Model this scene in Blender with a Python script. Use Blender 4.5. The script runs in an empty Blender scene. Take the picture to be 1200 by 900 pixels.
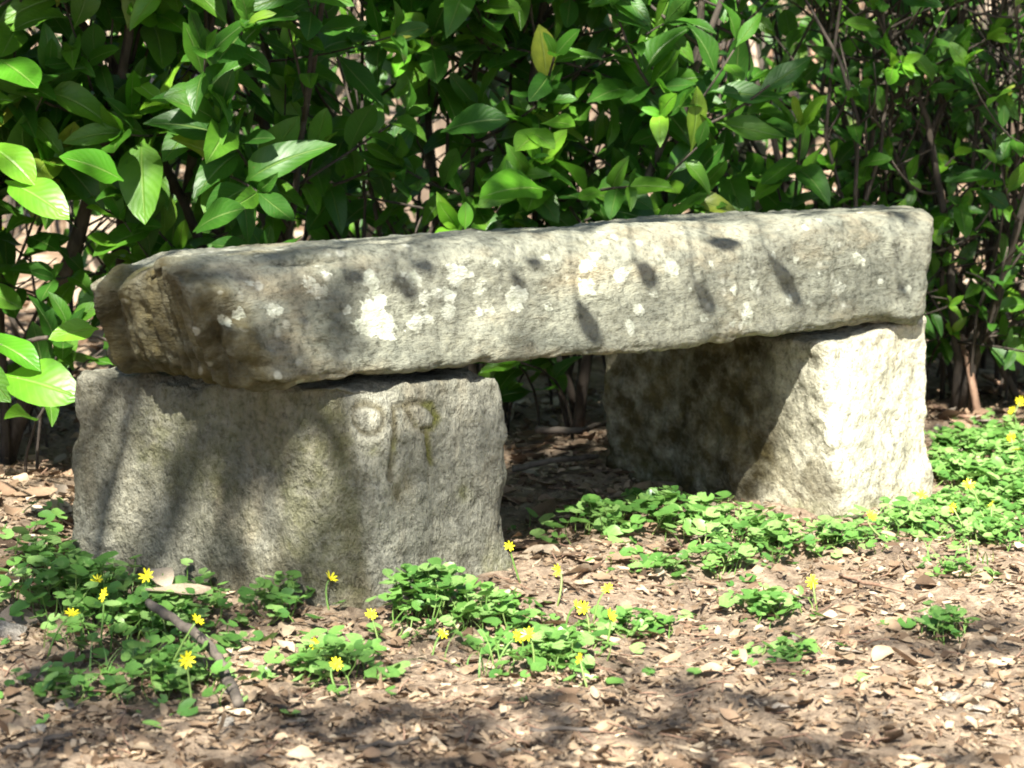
import bpy, math, random
import numpy as np
from mathutils import Vector, Matrix

random.seed(7)
RNG = np.random.default_rng(11)
SC = bpy.context.scene
COL = SC.collection

# ------------------------------------------------------------------ camera
F_PX, CX, CY, PITCH, CAM_H = 2632.0, 600.0, 450.0, math.radians(8.75), 0.75
cam_data = bpy.data.cameras.new('camera')
cam_data.sensor_width = 36.0
cam_data.lens = 36.0 * F_PX / 1200.0
cam_data.clip_start = 0.05
cam_data.clip_end = 500.0
cam_data.dof.use_dof = True
cam_data.dof.focus_distance = 3.15
cam_data.dof.aperture_fstop = 8.0
cam = bpy.data.objects.new('camera', cam_data)
cam.location = (0, 0, CAM_H)
cam.rotation_euler = (math.pi / 2 - PITCH, 0, 0)
COL.objects.link(cam)
SC.camera = cam

# ------------------------------------------------------------------ sky, sun, exposure
SUN_TRAVEL = Vector((0.063, 0.939, -1.0)).normalized()
TO_SUN = -SUN_TRAVEL
sun_el = math.asin(TO_SUN.z)
world = bpy.data.worlds.new('World')
SC.world = world
world.use_nodes = True
wn = world.node_tree
sky = wn.nodes.new('ShaderNodeTexSky')
sky.sky_type = 'NISHITA'
sky.sun_disc = False
sky.sun_elevation = sun_el
sky.sun_rotation = math.atan2(TO_SUN.x, TO_SUN.y)
wn.links.new(sky.outputs[0], wn.nodes['Background'].inputs[0])
wn.nodes['Background'].inputs[1].default_value = 0.05
sd = bpy.data.lights.new('sun', 'SUN')
sd.energy = 5.0
sd.angle = math.radians(0.5)
sd.color = (1.0, 0.965, 0.85)
sun = bpy.data.objects.new('sun', sd)
sun.rotation_euler = SUN_TRAVEL.to_track_quat('-Z', 'Y').to_euler()
sun.location = (0, -3, 6)
COL.objects.link(sun)
SC.view_settings.view_transform = 'Standard'
SC.view_settings.look = 'None'
SC.view_settings.exposure = 2.0
SC.view_settings.gamma = 1.0
SC.view_settings.use_curve_mapping = False
SC.render.engine = 'CYCLES'
SC.cycles.max_bounces = 4
SC.cycles.diffuse_bounces = 2
SC.cycles.glossy_bounces = 2
SC.cycles.transmission_bounces = 3
SC.cycles.caustics_reflective = False
SC.cycles.caustics_refractive = False
SC.cycles.use_adaptive_sampling = True
SC.cycles.adaptive_threshold = 0.02
SC.cycles.transparent_max_bounces = 4
SC.cycles.filter_width = 1.9

# ------------------------------------------------------------------ places on the ground
C_, S_ = math.cos(PITCH), math.sin(PITCH)
P1 = np.array([-.1917, 2.888])                 # front corner of the left support
U = np.array([.778, .628]); U /= np.linalg.norm(U)   # along the bench
V = np.array([-U[1], U[0]])                    # towards the hedge


def smooth(a, b, x):
    t = np.clip((x - a) / (b - a), 0, 1)
    return t * t * (3 - 2 * t)


def hash3(i, j, k, seed):
    n = (i * 374761393 + j * 668265263 + k * 2147483647 + seed * 1274126177) & 0xffffffff
    n = ((n ^ (n >> 13)) * 1274126177) & 0xffffffff
    n = ((n ^ (n >> 16)) * 2246822519) & 0xffffffff
    return ((n ^ (n >> 15)) & 0xffffff) / float(0xffffff)


def vnoise(P, seed=0):
    P = np.asarray(P, float)
    f = np.floor(P).astype(np.int64)
    t = P - f
    t = t * t * t * (t * (t * 6 - 15) + 10)
    out = 0
    for dx in (0, 1):
        for dy in (0, 1):
            for dz in (0, 1):
                w = (t[:, 0] if dx else 1 - t[:, 0]) * (t[:, 1] if dy else 1 - t[:, 1]) * (t[:, 2] if dz else 1 - t[:, 2])
                out = out + w * hash3(f[:, 0] + dx, f[:, 1] + dy, f[:, 2] + dz, seed)
    return out * 2 - 1


def fbm(P, octv=4, seed=0, gain=.5):
    a, s, out = 1.0, 1.0, 0
    for o in range(octv):
        out = out + a * vnoise(np.asarray(P) * s, seed + o * 17)
        a *= gain; s *= 2.03
    return out


def gz(x, y):
    """height of the ground"""
    x = np.atleast_1d(np.asarray(x, float)); y = np.atleast_1d(np.asarray(y, float))
    P = np.stack([x, y, np.zeros_like(x)], 1)
    z = .012 * fbm(P * 2.6, 2, 3) + .007 * fbm(P * 9, 3, 5)
    z = z + .055 * np.exp(-(((x + .85) / .30) ** 2 + ((y - 3.35) / .45) ** 2))
    z = z + .022 * np.exp(-(((x + .36) / .14) ** 2 + ((y - 2.84) / .10) ** 2))
    z = z + .03 * smooth(3.7, 4.4, y)
    b = np.maximum(0, y - 6.2)
    z = z + .15 * b * b / (b + 1.6) * np.exp(-np.maximum(0, b - 30) / 60)
    return z


_gx, _gy = np.arange(-4, 4.001, .02), np.arange(1.2, 15.001, .02)
_GX, _GY = np.meshgrid(_gx, _gy)
_GZ = gz(_GX.ravel(), _GY.ravel()).reshape(_GX.shape).tolist()


def gz1(x, y):
    i, j = (x + 4) / .02, (y - 1.2) / .02
    if not (0 <= i < len(_gx) - 1 and 0 <= j < len(_gy) - 1):
        return float(gz(x, y)[0])
    a, b = int(i), int(j); fx, fy = i - a, j - b
    r0, r1 = _GZ[b], _GZ[b + 1]
    return (r0[a] * (1 - fx) + r0[a + 1] * fx) * (1 - fy) + (r1[a] * (1 - fx) + r1[a + 1] * fx) * fy


def at_ground(px, py):
    """the place on the ground seen at a picture position"""
    z = 0.0
    for _ in range(3):
        a = PITCH + math.atan((py - CY) / F_PX)
        y = (CAM_H - z) / math.tan(a)
        x = (px - CX) / F_PX * (y * C_ + (CAM_H - z) * S_)
        z = gz1(x, y)
    return Vector((x, y, z))


def at_depth(px, py, y):
    a = (py - CY) / F_PX
    # solve for z with that y
    z = CAM_H - y * math.tan(PITCH + math.atan(a))
    return Vector(((px - CX) / F_PX * (y * C_ + (CAM_H - z) * S_), y, z))


def on_front(px, py, w=0.0):
    """the place on the bench's front plane seen at a picture position"""
    d = Vector(((px - CX), F_PX * C_ - (CY - py) * -S_ * 1.0, 0))
    d = Vector((px - CX, F_PX * C_ + (CY - py) * S_, -F_PX * S_ + (CY - py) * C_))
    o = Vector((0, 0, CAM_H))
    n = Vector((V[0], V[1], 0))
    p0 = Vector((P1[0] + w * V[0], P1[1] + w * V[1], 0))
    k = (p0 - o).dot(n) / d.dot(n)
    return o + d * k


def project(p):
    zc = p[1] * C_ + (CAM_H - p[2]) * S_
    yc = (p[2] - CAM_H) * C_ + p[1] * S_
    return CX + F_PX * p[0] / zc, CY - F_PX * yc / zc


def tw(p):
    d = np.array([p[0], p[1]]) - P1
    return float(d @ U), float(d @ V)


def TWZ(t, w, z):
    p = P1 + t * U + w * V
    return np.array([p[0], p[1], z])


# ------------------------------------------------------------------ materials
def new_mat(name):
    m = bpy.data.materials.new(name)
    m.use_nodes = True
    m.node_tree.nodes.clear()
    return m


class NT:
    def __init__(s, mat):
        s.t = mat.node_tree

    def n(s, typ, ins=None, **props):
        nd = s.t.nodes.new(typ)
        for k, v_ in props.items():
            setattr(nd, k, v_)
        for k, v_ in (ins or {}).items():
            s.put(nd.inputs[k], v_)
        return nd

    def put(s, sock, v_):
        if isinstance(v_, bpy.types.NodeSocket):
            s.t.links.new(v_, sock)
        elif isinstance(v_, bpy.types.Node):
            s.t.links.new(v_.outputs[0], sock)
        else:
            if sock.type == 'RGBA' and len(v_) == 3:
                v_ = (*v_, 1)
            sock.default_value = v_

    def noise(s, co, scale, detail=4, rough=.55, dist=0.0):
        return s.n('ShaderNodeTexNoise', {'Vector': co, 'Scale': scale, 'Detail': detail, 'Roughness': rough, 'Distortion': dist}).outputs[0]

    def ramp(s, fac, stops):
        r = s.n('ShaderNodeValToRGB', {'Fac': fac})
        cr = r.color_ramp
        while len(cr.elements) < len(stops):
            cr.elements.new(.5)
        for e, (p, c) in zip(cr.elements, stops):
            e.position = p
            e.color = (*c, 1) if len(c) == 3 else c
        return r.outputs[0]

    def mix(s, fac, a, b, mode='MIX'):
        m = s.n('ShaderNodeMix', data_type='RGBA', blend_type=mode)
        s.put(m.inputs[0], fac); s.put(m.inputs[6], a); s.put(m.inputs[7], b)
        return m.outputs[2]

    def math(s, op, a, b=0.0, clamp=False):
        m = s.n('ShaderNodeMath', operation=op, use_clamp=clamp)
        s.put(m.inputs[0], a); s.put(m.inputs[1], b)
        return m.outputs[0]

    def maprange(s, v_, a, b, c=0.0, d=1.0):
        return s.n('ShaderNodeMapRange', {0: v_, 1: a, 2: b, 3: c, 4: d}).outputs[0]

    def attr(s, name):
        return s.n('ShaderNodeAttribute', attribute_name=name).outputs['Fac']

    def rand(s):
        """a number of its own for each object and each loose piece of a mesh"""
        a = s.n('ShaderNodeObjectInfo').outputs['Random']
        b = s.n('ShaderNodeNewGeometry').outputs['Random Per Island']
        return s.math('FRACT', s.math('ADD', a, b))

    def bump(s, h, strength, dist, normal=None):
        ins = {'Height': h, 'Strength': strength, 'Distance': dist}
        if normal is not None:
            ins['Normal'] = normal
        return s.n('ShaderNodeBump', ins).outputs[0]

    def out(s, sh):
        s.n('ShaderNodeOutputMaterial', {'Surface': sh})


def stone_material(name, dark, light, warm, bump=1.0, dots_on=0.0, stretch=(1, 1, 1), grain=.4):
    m = new_mat(name); t = NT(m)
    co = t.n('ShaderNodeTexCoord').outputs['Object']
    so = t.n('ShaderNodeMapping', {'Vector': co, 'Scale': stretch}).outputs[0]
    big = t.noise(so, 6.5, 7, .62, .5)
    col = t.ramp(big, [(.30, dark), (.48, [(a + b) / 2 for a, b in zip(dark, light)]), (.68, light)])
    wm = t.noise(so, 9.0, 5, .6)
    col = t.mix(t.maprange(wm, .52, .72, 0, .75), col, warm)
    spk = t.noise(co, 95, 4, .7)
    col = t.mix(.75, col, t.ramp(spk, [(.33, (.28, .27, .25)), (.5, (1, 1, 1)), (.72, (1.3, 1.27, 1.2))]), 'MULTIPLY')
    pit = t.noise(so, 40, 6, .7)
    col = t.mix(t.maprange(pit, .54, .68, 0, .6), col, (.10, .098, .07))
    grn = t.noise(so, 150, 3, .75)
    col = t.mix(t.maprange(grn, .56, .70, 0, grain), col, (.065, .06, .045))
    # stains with painted shade, moss and lichen have shapes of their own
    st = t.math('MULTIPLY', t.attr('stain_shade'), t.maprange(t.noise(co, 26, 5, .65), .25, .6, .45, 1.0), clamp=True)
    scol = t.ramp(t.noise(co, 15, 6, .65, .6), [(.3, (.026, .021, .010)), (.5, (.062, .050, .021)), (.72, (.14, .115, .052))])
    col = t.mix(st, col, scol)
    ms = t.math('MULTIPLY', t.attr('moss'), t.maprange(t.noise(co, 60, 4, .6), .3, .6), clamp=True)
    col = t.mix(ms, col, (.10, .105, .022))
    li = t.math('ADD', t.attr('lichen'), t.maprange(t.noise(co, 130, 3, .6), .3, .7, -.35, .35))
    li = t.maprange(li, .36, .66, 0, 1)
    lcol = t.ramp(t.noise(co, 48, 5, .65), [(.34, (.33, .35, .27)), (.62, (.64, .65, .56))])
    col = t.mix(t.math('MULTIPLY', li, t.maprange(t.noise(co, 22, 4, .6), .3, .65, .30, .80)), col, lcol)
    # scattered pin-head lichen
    vor = t.n('ShaderNodeTexVoronoi', {'Vector': co, 'Scale': 34.0, 'Randomness': 1.0})
    dots = t.math('MULTIPLY', t.maprange(vor.outputs['Distance'], .17, .26, 1, 0), t.maprange(t.noise(co, 7, 3), .52, .6))
    col = t.mix(t.math('MULTIPLY', dots, .5 * dots_on), col, (.55, .55, .47))
    h = t.math('ADD', t.math('MULTIPLY', spk, .5), t.math('MULTIPLY', pit, -.8))
    h = t.math('ADD', h, t.math('MULTIPLY', grn, -.7))
    nrm = t.bump(h, 1.0 * bump, .008)
    p = t.n('ShaderNodeBsdfPrincipled', {'Base Color': col, 'Roughness': .93, 'Normal': nrm})
    p.inputs['Specular IOR Level'].default_value = .2
    t.out(p)
    return m


def leaf_material(name, c0, c1, c2, rough=.32, trans=.28, tcol=(.18, .42, .03), rib=(.28, .38, .12), vein=True):
    m = new_mat(name); t = NT(m)
    uv = t.n('ShaderNodeTexCoord').outputs['UV']
    sep = t.n('ShaderNodeSeparateXYZ', {0: uv})
    r = t.rand()
    col = t.ramp(r, [(0.0, c0), (.5, c1), (.985, c2), (1.0, (.30, .32, .04) if vein else c2)])
    oc = t.n('ShaderNodeTexCoord').outputs['Object']
    mott = t.noise(oc, 5, 3, .6)
    col = t.mix(t.maprange(mott, .35, .75, 0, .5), col, c0)
    spot = t.noise(oc, 14, 4, .7)
    if vein:
        col = t.mix(t.maprange(spot, .66, .74, 0, .7), col, (.12, .085, .03))
    nrm = None
    across = t.math('ABSOLUTE', t.math('SUBTRACT', sep.outputs[0], .5))
    if vein:
        col = t.mix(t.maprange(across, .008, .035, .4, 0), col, rib)
        ph = t.math('SINE', t.math('MULTIPLY', t.math('ADD', sep.outputs[1], t.math('MULTIPLY', across, -.55)), 62.0))
        col = t.mix(t.maprange(ph, .75, 1.0, 0, .06), col, rib)
        hgt = t.math('ADD', t.maprange(across, 0.0, .05, -1.0, 0), t.math('MULTIPLY', ph, .05))
        nrm = t.bump(hgt, .5, .004)
    back = t.n('ShaderNodeNewGeometry').outputs['Backfacing']
    col = t.mix(t.math('MULTIPLY', back, .5), col, [min(1, 1.25 * a + .03) for a in c1])
    ins = {'Base Color': col, 'Roughness': t.maprange(t.noise(oc, 3, 2), .3, .7, rough - .06, rough + .12)}
    if nrm is not None:
        ins['Normal'] = nrm
    p = t.n('ShaderNodeBsdfPrincipled', ins)
    p.inputs['Specular IOR Level'].default_value = .45
    tr = t.n('ShaderNodeBsdfTranslucent', {'Color': t.mix(.45, col, tcol)})
    t.out(t.n('ShaderNodeMixShader', {0: trans, 1: p.outputs[0], 2: tr.outputs[0]}))
    return m


def bark_material(name, dark, light, scale=30.0, stretch=.25):
    m = new_mat(name); t = NT(m)
    co = t.n('ShaderNodeTexCoord').outputs['Object']
    mp = t.n('ShaderNodeMapping', {'Vector': co, 'Scale': (1, 1, stretch)})
    nz = t.noise(mp.outputs[0], scale, 6, .65, .3)
    col = t.ramp(nz, [(.32, dark), (.66, light)])
    sp = t.noise(co, scale * .35, 4, .6)
    col = t.mix(t.maprange(sp, .52, .7, 0, .55), col, [min(1, a * 1.4 + .02) for a in light])
    p = t.n('ShaderNodeBsdfPrincipled', {'Base Color': col, 'Roughness': .88, 'Normal': t.bump(nz, .8, .006)})
    t.out(p)
    return m


def dead_leaf_material(name, stops, rough=.8):
    m = new_mat(name); t = NT(m)
    col = t.ramp(t.rand(), stops)
    co = t.n('ShaderNodeTexCoord').outputs['Object']
    nz = t.noise(co, 40, 4, .65)
    col = t.mix(.7, col, t.ramp(nz, [(.3, (.5, .47, .43)), (.65, (1.15, 1.12, 1.08))]), 'MULTIPLY')
    p = t.n('ShaderNodeBsdfPrincipled', {'Base Color': col, 'Roughness': rough, 'Normal': t.bump(nz, .4, .003)})
    p.inputs['Specular IOR Level'].default_value = .3
    tr = t.n('ShaderNodeBsdfTranslucent', {'Color': col})
    t.out(t.n('ShaderNodeMixShader', {0: .12, 1: p.outputs[0], 2: tr.outputs[0]}))
    return m


def soil_material():
    m = new_mat('soil'); t = NT(m)
    co = t.n('ShaderNodeTexCoord').outputs['Object']
    big = t.noise(co, 2.2, 5, .6)
    fine = t.noise(co, 70, 6, .7)
    col = t.ramp(fine, [(.3, (.075, .052, .037)), (.5, (.25, .186, .134)), (.72, (.46, .36, .265))])
    col = t.mix(t.maprange(big, .4, .68, 0, .6), col, (.29, .22, .16))
    dk = t.noise(co, 7, 5, .65)
    col = t.mix(t.maprange(dk, .54, .66, 0, .7), col, (.085, .060, .046))
    # leaf litter farther off, too small there to build
    v1 = t.n('ShaderNodeTexVoronoi', {'Vector': co, 'Scale': 17.0, 'Randomness': 1.0})
    lit = t.ramp(t.n('ShaderNodeSeparateColor', {0: v1.outputs['Color']}).outputs[0],
                 [(0, (.10, .06, .035)), (.4, (.26, .17, .11)), (.75, (.42, .31, .22)), (1, (.55, .45, .36))])
    lit = t.mix(.6, lit, t.ramp(v1.outputs['Distance'], [(.2, (1, 1, 1)), (.75, (.35, .33, .3))]), 'MULTIPLY')
    y = t.n('ShaderNodeSeparateXYZ', {0: co}).outputs[1]
    col = t.mix(t.maprange(y, 4.4, 5.6, 0, .9), col, lit)
    h = t.math('ADD', t.math('MULTIPLY', fine, .7), t.math('MULTIPLY', t.noise(co, 200, 3, .7), .3))
    p = t.n('ShaderNodeBsdfPrincipled', {'Base Color': col, 'Roughness': .95, 'Normal': t.bump(h, 1.0, .012)})
    p.inputs['Specular IOR Level'].default_value = .15
    t.out(p)
    return m


M = {}
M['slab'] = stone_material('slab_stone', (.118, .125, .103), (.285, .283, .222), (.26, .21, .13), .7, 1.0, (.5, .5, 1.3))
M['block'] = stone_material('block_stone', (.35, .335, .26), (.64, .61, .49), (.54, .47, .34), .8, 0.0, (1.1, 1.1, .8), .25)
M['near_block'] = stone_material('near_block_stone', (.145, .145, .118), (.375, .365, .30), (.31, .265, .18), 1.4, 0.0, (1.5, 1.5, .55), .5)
M['soil'] = soil_material()
M['laurel'] = leaf_material('laurel_leaf', (.020, .076, .009), (.045, .145, .011), (.10, .235, .015), .42, .35, (.14, .46, .01))
M['laurel_young'] = leaf_material('laurel_young_leaf', (.06, .22, .012), (.12, .31, .02), (.21, .40, .03), .36, .33, (.28, .60, .03), (.4, .5, .15))
M['canopy'] = leaf_material('canopy_leaf', (.03, .09, .015), (.05, .13, .02), (.07, .16, .02), .45, .2, vein=False)
M['far_leaf'] = leaf_material('far_shrub_leaf', (.05, .11, .02), (.10, .20, .03), (.20, .30, .07), .4, .3, vein=False)
M['celandine'] = leaf_material('celandine_leaf', (.055, .145, .030), (.13, .265, .058), (.27, .42, .14), .30, .22, (.25, .5, .06), vein=False)
M['celandine_stalk'] = leaf_material('celandine_stalk', (.10, .20, .04), (.16, .28, .06), (.28, .34, .12), .45, .1, vein=False)
M['grass'] = leaf_material('grass_blade', (.06, .16, .03), (.10, .22, .04), (.30, .33, .12), .45, .2, vein=False)


def petal_material():
    m = new_mat('yellow_petal'); t = NT(m)
    p = t.n('ShaderNodeBsdfPrincipled', {'Base Color': (.86, .79, .03), 'Roughness': .28})
    tr = t.n('ShaderNodeBsdfTranslucent', {'Color': (.9, .82, .05)})
    t.out(t.n('ShaderNodeMixShader', {0: .2, 1: p.outputs[0], 2: tr.outputs[0]}))
    return m


M['petal'] = petal_material()
mm = new_mat('flower_centre'); tt = NT(mm)
tt.out(tt.n('ShaderNodeBsdfPrincipled', {'Base Color': (.62, .42, .01), 'Roughness': .7})); M['centre'] = mm
M['stem_dark'] = bark_material('laurel_bark', (.018, .014, .011), (.075, .058, .045), 55)
M['trunk_pale'] = bark_material('pale_bark', (.17, .125, .09), (.46, .37, .29), 22)
M['trunk_brown'] = bark_material('brown_bark', (.07, .048, .034), (.20, .145, .105), 26)
M['twig'] = bark_material('twig_bark', (.035, .028, .024), (.13, .105, .085), 60)
M['twig_red'] = bark_material('russet_twig_bark', (.10, .05, .03), (.30, .19, .13), 60)
M['dead'] = dead_leaf_material('dead_leaf', [(0, (.10, .060, .038)), (.3, (.22, .145, .095)), (.6, (.36, .26, .18)), (.85, (.50, .40, .30)), (1, (.62, .54, .44))])
M['chip'] = dead_leaf_material('litter_chip', [(0, (.095, .060, .038)), (.25, (.20, .136, .088)), (.55, (.31, .226, .152)), (.85, (.41, .315, .222)), (1, (.52, .425, .315))])
M['pebble'] = stone_material('pebble_stone', (.20, .18, .16), (.42, .38, .33), (.3, .24, .2))

# ------------------------------------------------------------------ helpers for objects


def link(name, me, mat=None, parent=None):
    o = bpy.data.objects.new(name, me)
    if mat is not None and me is not None and not me.materials:
        me.materials.append(mat)
    COL.objects.link(o)
    if parent is not None:
        o.parent = parent
    return o


def tag(o, label=None, cat=None, group=None, kind=None):
    if label: o['label'] = label
    if cat: o['category'] = cat
    if group: o['group'] = group
    if kind: o['kind'] = kind
    return o


def empty(name, loc):
    o = bpy.data.objects.new(name, None)
    o.empty_display_size = .05
    o.location = loc
    COL.objects.link(o)
    return o


def mesh_np(name, verts, faces, uv=None, smooth_=True):
    me = bpy.data.meshes.new(name)
    me.from_pydata(np.asarray(verts).tolist(), [], [tuple(f) for f in faces])
    if uv is not None:
        lay = me.uv_layers.new(name='UVMap')
        li = np.empty(len(me.loops), np.int32)
        me.loops.foreach_get('vertex_index', li)
        lay.data.foreach_set('uv', np.asarray(uv, np.float32)[li].ravel())
    if smooth_:
        me.polygons.foreach_set('use_smooth', np.ones(len(me.polygons), bool))
    me.update()
    return me


class Joined:
    """many small pieces in one mesh"""
    def __init__(s):
        s.v, s.f, s.uv, s.n = [], [], [], 0

    def add(s, verts, faces, mat=None, uv=None):
        verts = np.asarray(verts, float)
        if mat is not None:
            A = np.array(mat)
            verts = verts @ A[:3, :3].T + A[:3, 3]
        s.v.append(verts)
        s.f.extend([tuple(i + s.n for i in f) for f in faces])
        s.uv.append(np.asarray(uv, float) if uv is not None else np.zeros((len(verts), 2)))
        s.n += len(verts)

    def mesh(s, name, offset=(0, 0, 0)):
        v_ = np.concatenate(s.v) - np.asarray(offset)
        return mesh_np(name, v_, s.f, np.concatenate(s.uv))


def frame_matrix(loc, axis, normal, scale):
    y = Vector(axis).normalized()
    z = Vector(normal)
    z = z - y * z.dot(y)
    if z.length < 1e-4:
        z = Vector((0, 0, 1)) - y * y.z + Vector((.01, 0, 0))
    z.normalize()
    x = y.cross(z)
    if isinstance(scale, (int, float)):
        scale = (scale,) * 3
    m = Matrix(((x.x * scale[0], y.x * scale[1], z.x * scale[2], loc[0]),
                (x.y * scale[0], y.y * scale[1], z.y * scale[2], loc[1]),
                (x.z * scale[0], y.z * scale[1], z.z * scale[2], loc[2]),
                (0, 0, 0, 1)))
    return m


def tube(pts, rad, sides=6, cap=True):
    pts = [Vector(p) for p in pts]
    verts, faces = [], []
    ref = Vector((.31, .87, .38))
    for i, p in enumerate(pts):
        d = (pts[min(i + 1, len(pts) - 1)] - pts[max(i - 1, 0)]).normalized()
        a = d.cross(ref).normalized(); b = d.cross(a)
        for k in range(sides):
            an = 2 * math.pi * k / sides
            verts.append(tuple(p + (a * math.cos(an) + b * math.sin(an)) * rad[i]))
    for i in range(len(pts) - 1):
        for k in range(sides):
            k2 = (k + 1) % sides
            faces.append((i * sides + k, i * sides + k2, (i + 1) * sides + k2, (i + 1) * sides + k))
    if cap:
        faces.append(tuple(range(sides - 1, -1, -1)))
        faces.append(tuple((len(pts) - 1) * sides + k for k in range(sides)))
    return verts, faces


def rv(s=1.0):
    return Vector((random.gauss(0, s), random.gauss(0, s), random.gauss(0, s)))


# ------------------------------------------------------------------ ground
def ax(dense0, dense1, step, far0, far1, g=1.16):
    a = list(np.arange(dense0, dense1 + 1e-6, step))
    s, x = step, a[-1]
    while x < far1:
        s *= g; x += s; a.append(x)
    s, x = step, a[0]; pre = []
    while x > far0:
        s *= g; x -= s; pre.append(x)
    return np.array(pre[::-1] + a)


gx = ax(-1.25, 1.45, .015, -70, 70)
gy = ax(2.05, 4.7, .013, -25, 110, 1.10)
X, Y = np.meshgrid(gx, gy)
xs, ys = X.ravel(), Y.ravel()
Z = gz(xs, ys)
Pn = np.stack([xs * 38, ys * 38, np.zeros_like(xs)], 1)
near = smooth(2.0, 2.2, ys) * (1 - smooth(4.6, 5.2, ys)) * (np.abs(xs) < 1.6)
Z = Z + near * .007 * fbm(Pn, 3, 9)
nx, ny = len(gx), len(gy)
idx = np.arange(nx * ny).reshape(ny, nx)
fc = np.stack([idx[:-1, :-1], idx[:-1, 1:], idx[1:, 1:], idx[1:, :-1]], -1).reshape(-1, 4)
ground = link('ground', mesh_np('ground', np.stack([xs, ys, Z], 1), fc), M['soil'])
tag(ground, 'brown soil strewn with leaf litter under and around the bench', 'ground', kind='structure')


# ------------------------------------------------------------------ stone bench
def rough_stone(name, corners, dims, step, r0, amp, seed, parent, mat, extra=None):
    """corners[a][b][c]: 8 world points; a along the bench, b front to back, c bottom to top"""
    n = [max(4, int(round(d / step))) for d in dims]
    pts, quads, key = [], [], {}

    def vid(a, b, c):
        k = (a, b, c)
        if k not in key:
            key[k] = len(pts); pts.append(k)
        return key[k]
    for axis in range(3):
        o1, o2 = [(1, 2), (2, 0), (0, 1)][axis]
        for side in (0, 1):
            for i in range(n[o1]):
                for j in range(n[o2]):
                    q = []
                    for di, dj in ((0, 0), (1, 0), (1, 1), (0, 1)):
                        k = [0, 0, 0]
                        k[axis] = side * n[axis]; k[o1] = i + di; k[o2] = j + dj
                        q.append(vid(*k))
                    quads.append(q if side else q[::-1])
    A = np.array(pts, float) / np.array(n)
    L = np.array(dims)
    q = (A - .5) * L
    r = r0
    inner = L / 2 - r
    c = np.clip(q, -inner, inner)
    d = q - c
    ln = np.linalg.norm(d, axis=1, keepdims=True)
    q2 = c + d / np.maximum(ln, 1e-9) * r
    edge = (np.abs(d) > 1e-6).sum(1) >= 2
    B = q2 / L + .5
    K = np.array(corners, float)
    a, b, cc = B[:, :1], B[:, 1:2], B[:, 2:3]
    P = 0
    for i in (0, 1):
        for j in (0, 1):
            for k in (0, 1):
                P = P + (a if i else 1 - a) * (b if j else 1 - b) * (cc if k else 1 - cc) * K[i][j][k]
    base = P.copy()
    me = mesh_np(name, P, quads)

    def normals():
        no = np.empty(len(P) * 3, np.float32)
        me.vertices.foreach_get('normal', no)
        return no.reshape(-1, 3)

    def setp():
        me.vertices.foreach_set('co', P.astype(np.float32).ravel()); me.update()
    N = normals()
    # broad unevenness, then bites out of the arrises, then grain
    P = P + N * (amp * fbm(base * 5.5, 3, seed))[:, None]
    bite = np.maximum(0, fbm(base * 11, 3, seed + 50) - .02)
    e = np.exp(-((L / 2 - np.abs(q)).copy().clip(0) / .02) ** 2)
    efac = np.sort(e, axis=1)[:, 1]
    P = P - N * (efac * bite * amp * 3.0)[:, None]
    setp(); N = normals()
    P = P + N * (.0021 * fbm(base * 48, 3, seed + 80, .6))[:, None]
    at = {'stain_shade': np.zeros(len(P)), 'lichen': np.zeros(len(P)), 'moss': np.zeros(len(P))}
    if extra:
        P = extra(P, N, np.clip(B, 0, 1), base, at)
    setp()
    off = np.array(parent.location)
    P = P - off
    setp()
    for k, v_ in at.items():
        la = me.attributes.new(k, 'FLOAT', 'POINT')
        la.data.foreach_set('value', np.clip(v_, 0, 1).astype(np.float32))
    return link(name, me, mat, parent)


def round_edge(P, da, db, rad, va, vb):
    """wear an arris round: da, db distances to its two faces, va, vb the ways inward from them"""
    x, y = np.maximum(rad - da, 0), np.maximum(rad - db, 0)
    d = np.sqrt(x * x + y * y)
    k = np.where((x > 0) & (y > 0), np.maximum(0, d - rad) / np.maximum(d, 1e-6), 0)
    return P + (k * x)[:, None] * np.array(va) + (k * y)[:, None] * np.array(vb)


U3, V3, Z3 = np.array([U[0], U[1], 0]), np.array([V[0], V[1], 0]), np.array([0, 0, 1.0])
bc = P1 + .45 * U + .2 * V
bench = empty('stone_bench', (bc[0], bc[1], 0))
tag(bench, 'weathered stone bench of one long lichen-spotted slab on two rough blocks', 'bench')

LICHEN = [(444, 368, 13), (458, 378, 12), (455, 353, 9), (443, 332, 12), (462, 388, 12), (436, 385, 10), (496, 378, 9), (507, 374, 9), (533, 347, 9),
          (532, 367, 8), (547, 323, 13), (538, 330, 8), (572, 338, 9), (570, 366, 8), (581, 363, 8), (593, 337, 6), (613, 345, 12), (613, 357, 8), (645, 338, 5),
          (650, 362, 7), (495, 330, 12), (695, 337, 10), (697, 312, 9), (735, 323, 10), (752, 363, 8), (743, 385, 8), (790, 317, 8),
          (878, 371, 11), (858, 380, 6), (824, 374, 6), (890, 335, 9), (929, 352, 7), (953, 356, 8), (988, 338, 11), (1012, 304, 9),
          (902, 299, 5), (793, 315, 8), (1066, 339, 6), (997, 319, 5), (861, 340, 5), (275, 377, 8), (287, 369, 7), (329, 366, 8),
          (306, 333, 4), (373, 334, 9), (386, 340, 8), (395, 322, 8), (700, 295, 8), (640, 300, 6), (590, 310, 6), (840, 310, 6), (940, 305, 5),
          (770, 345, 4), (720, 350, 4), (660, 320, 5), (520, 345, 7), (505, 350, 6), (415, 365, 5), (812, 340, 4), (1035, 330, 5), (965, 320, 4)]


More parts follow.
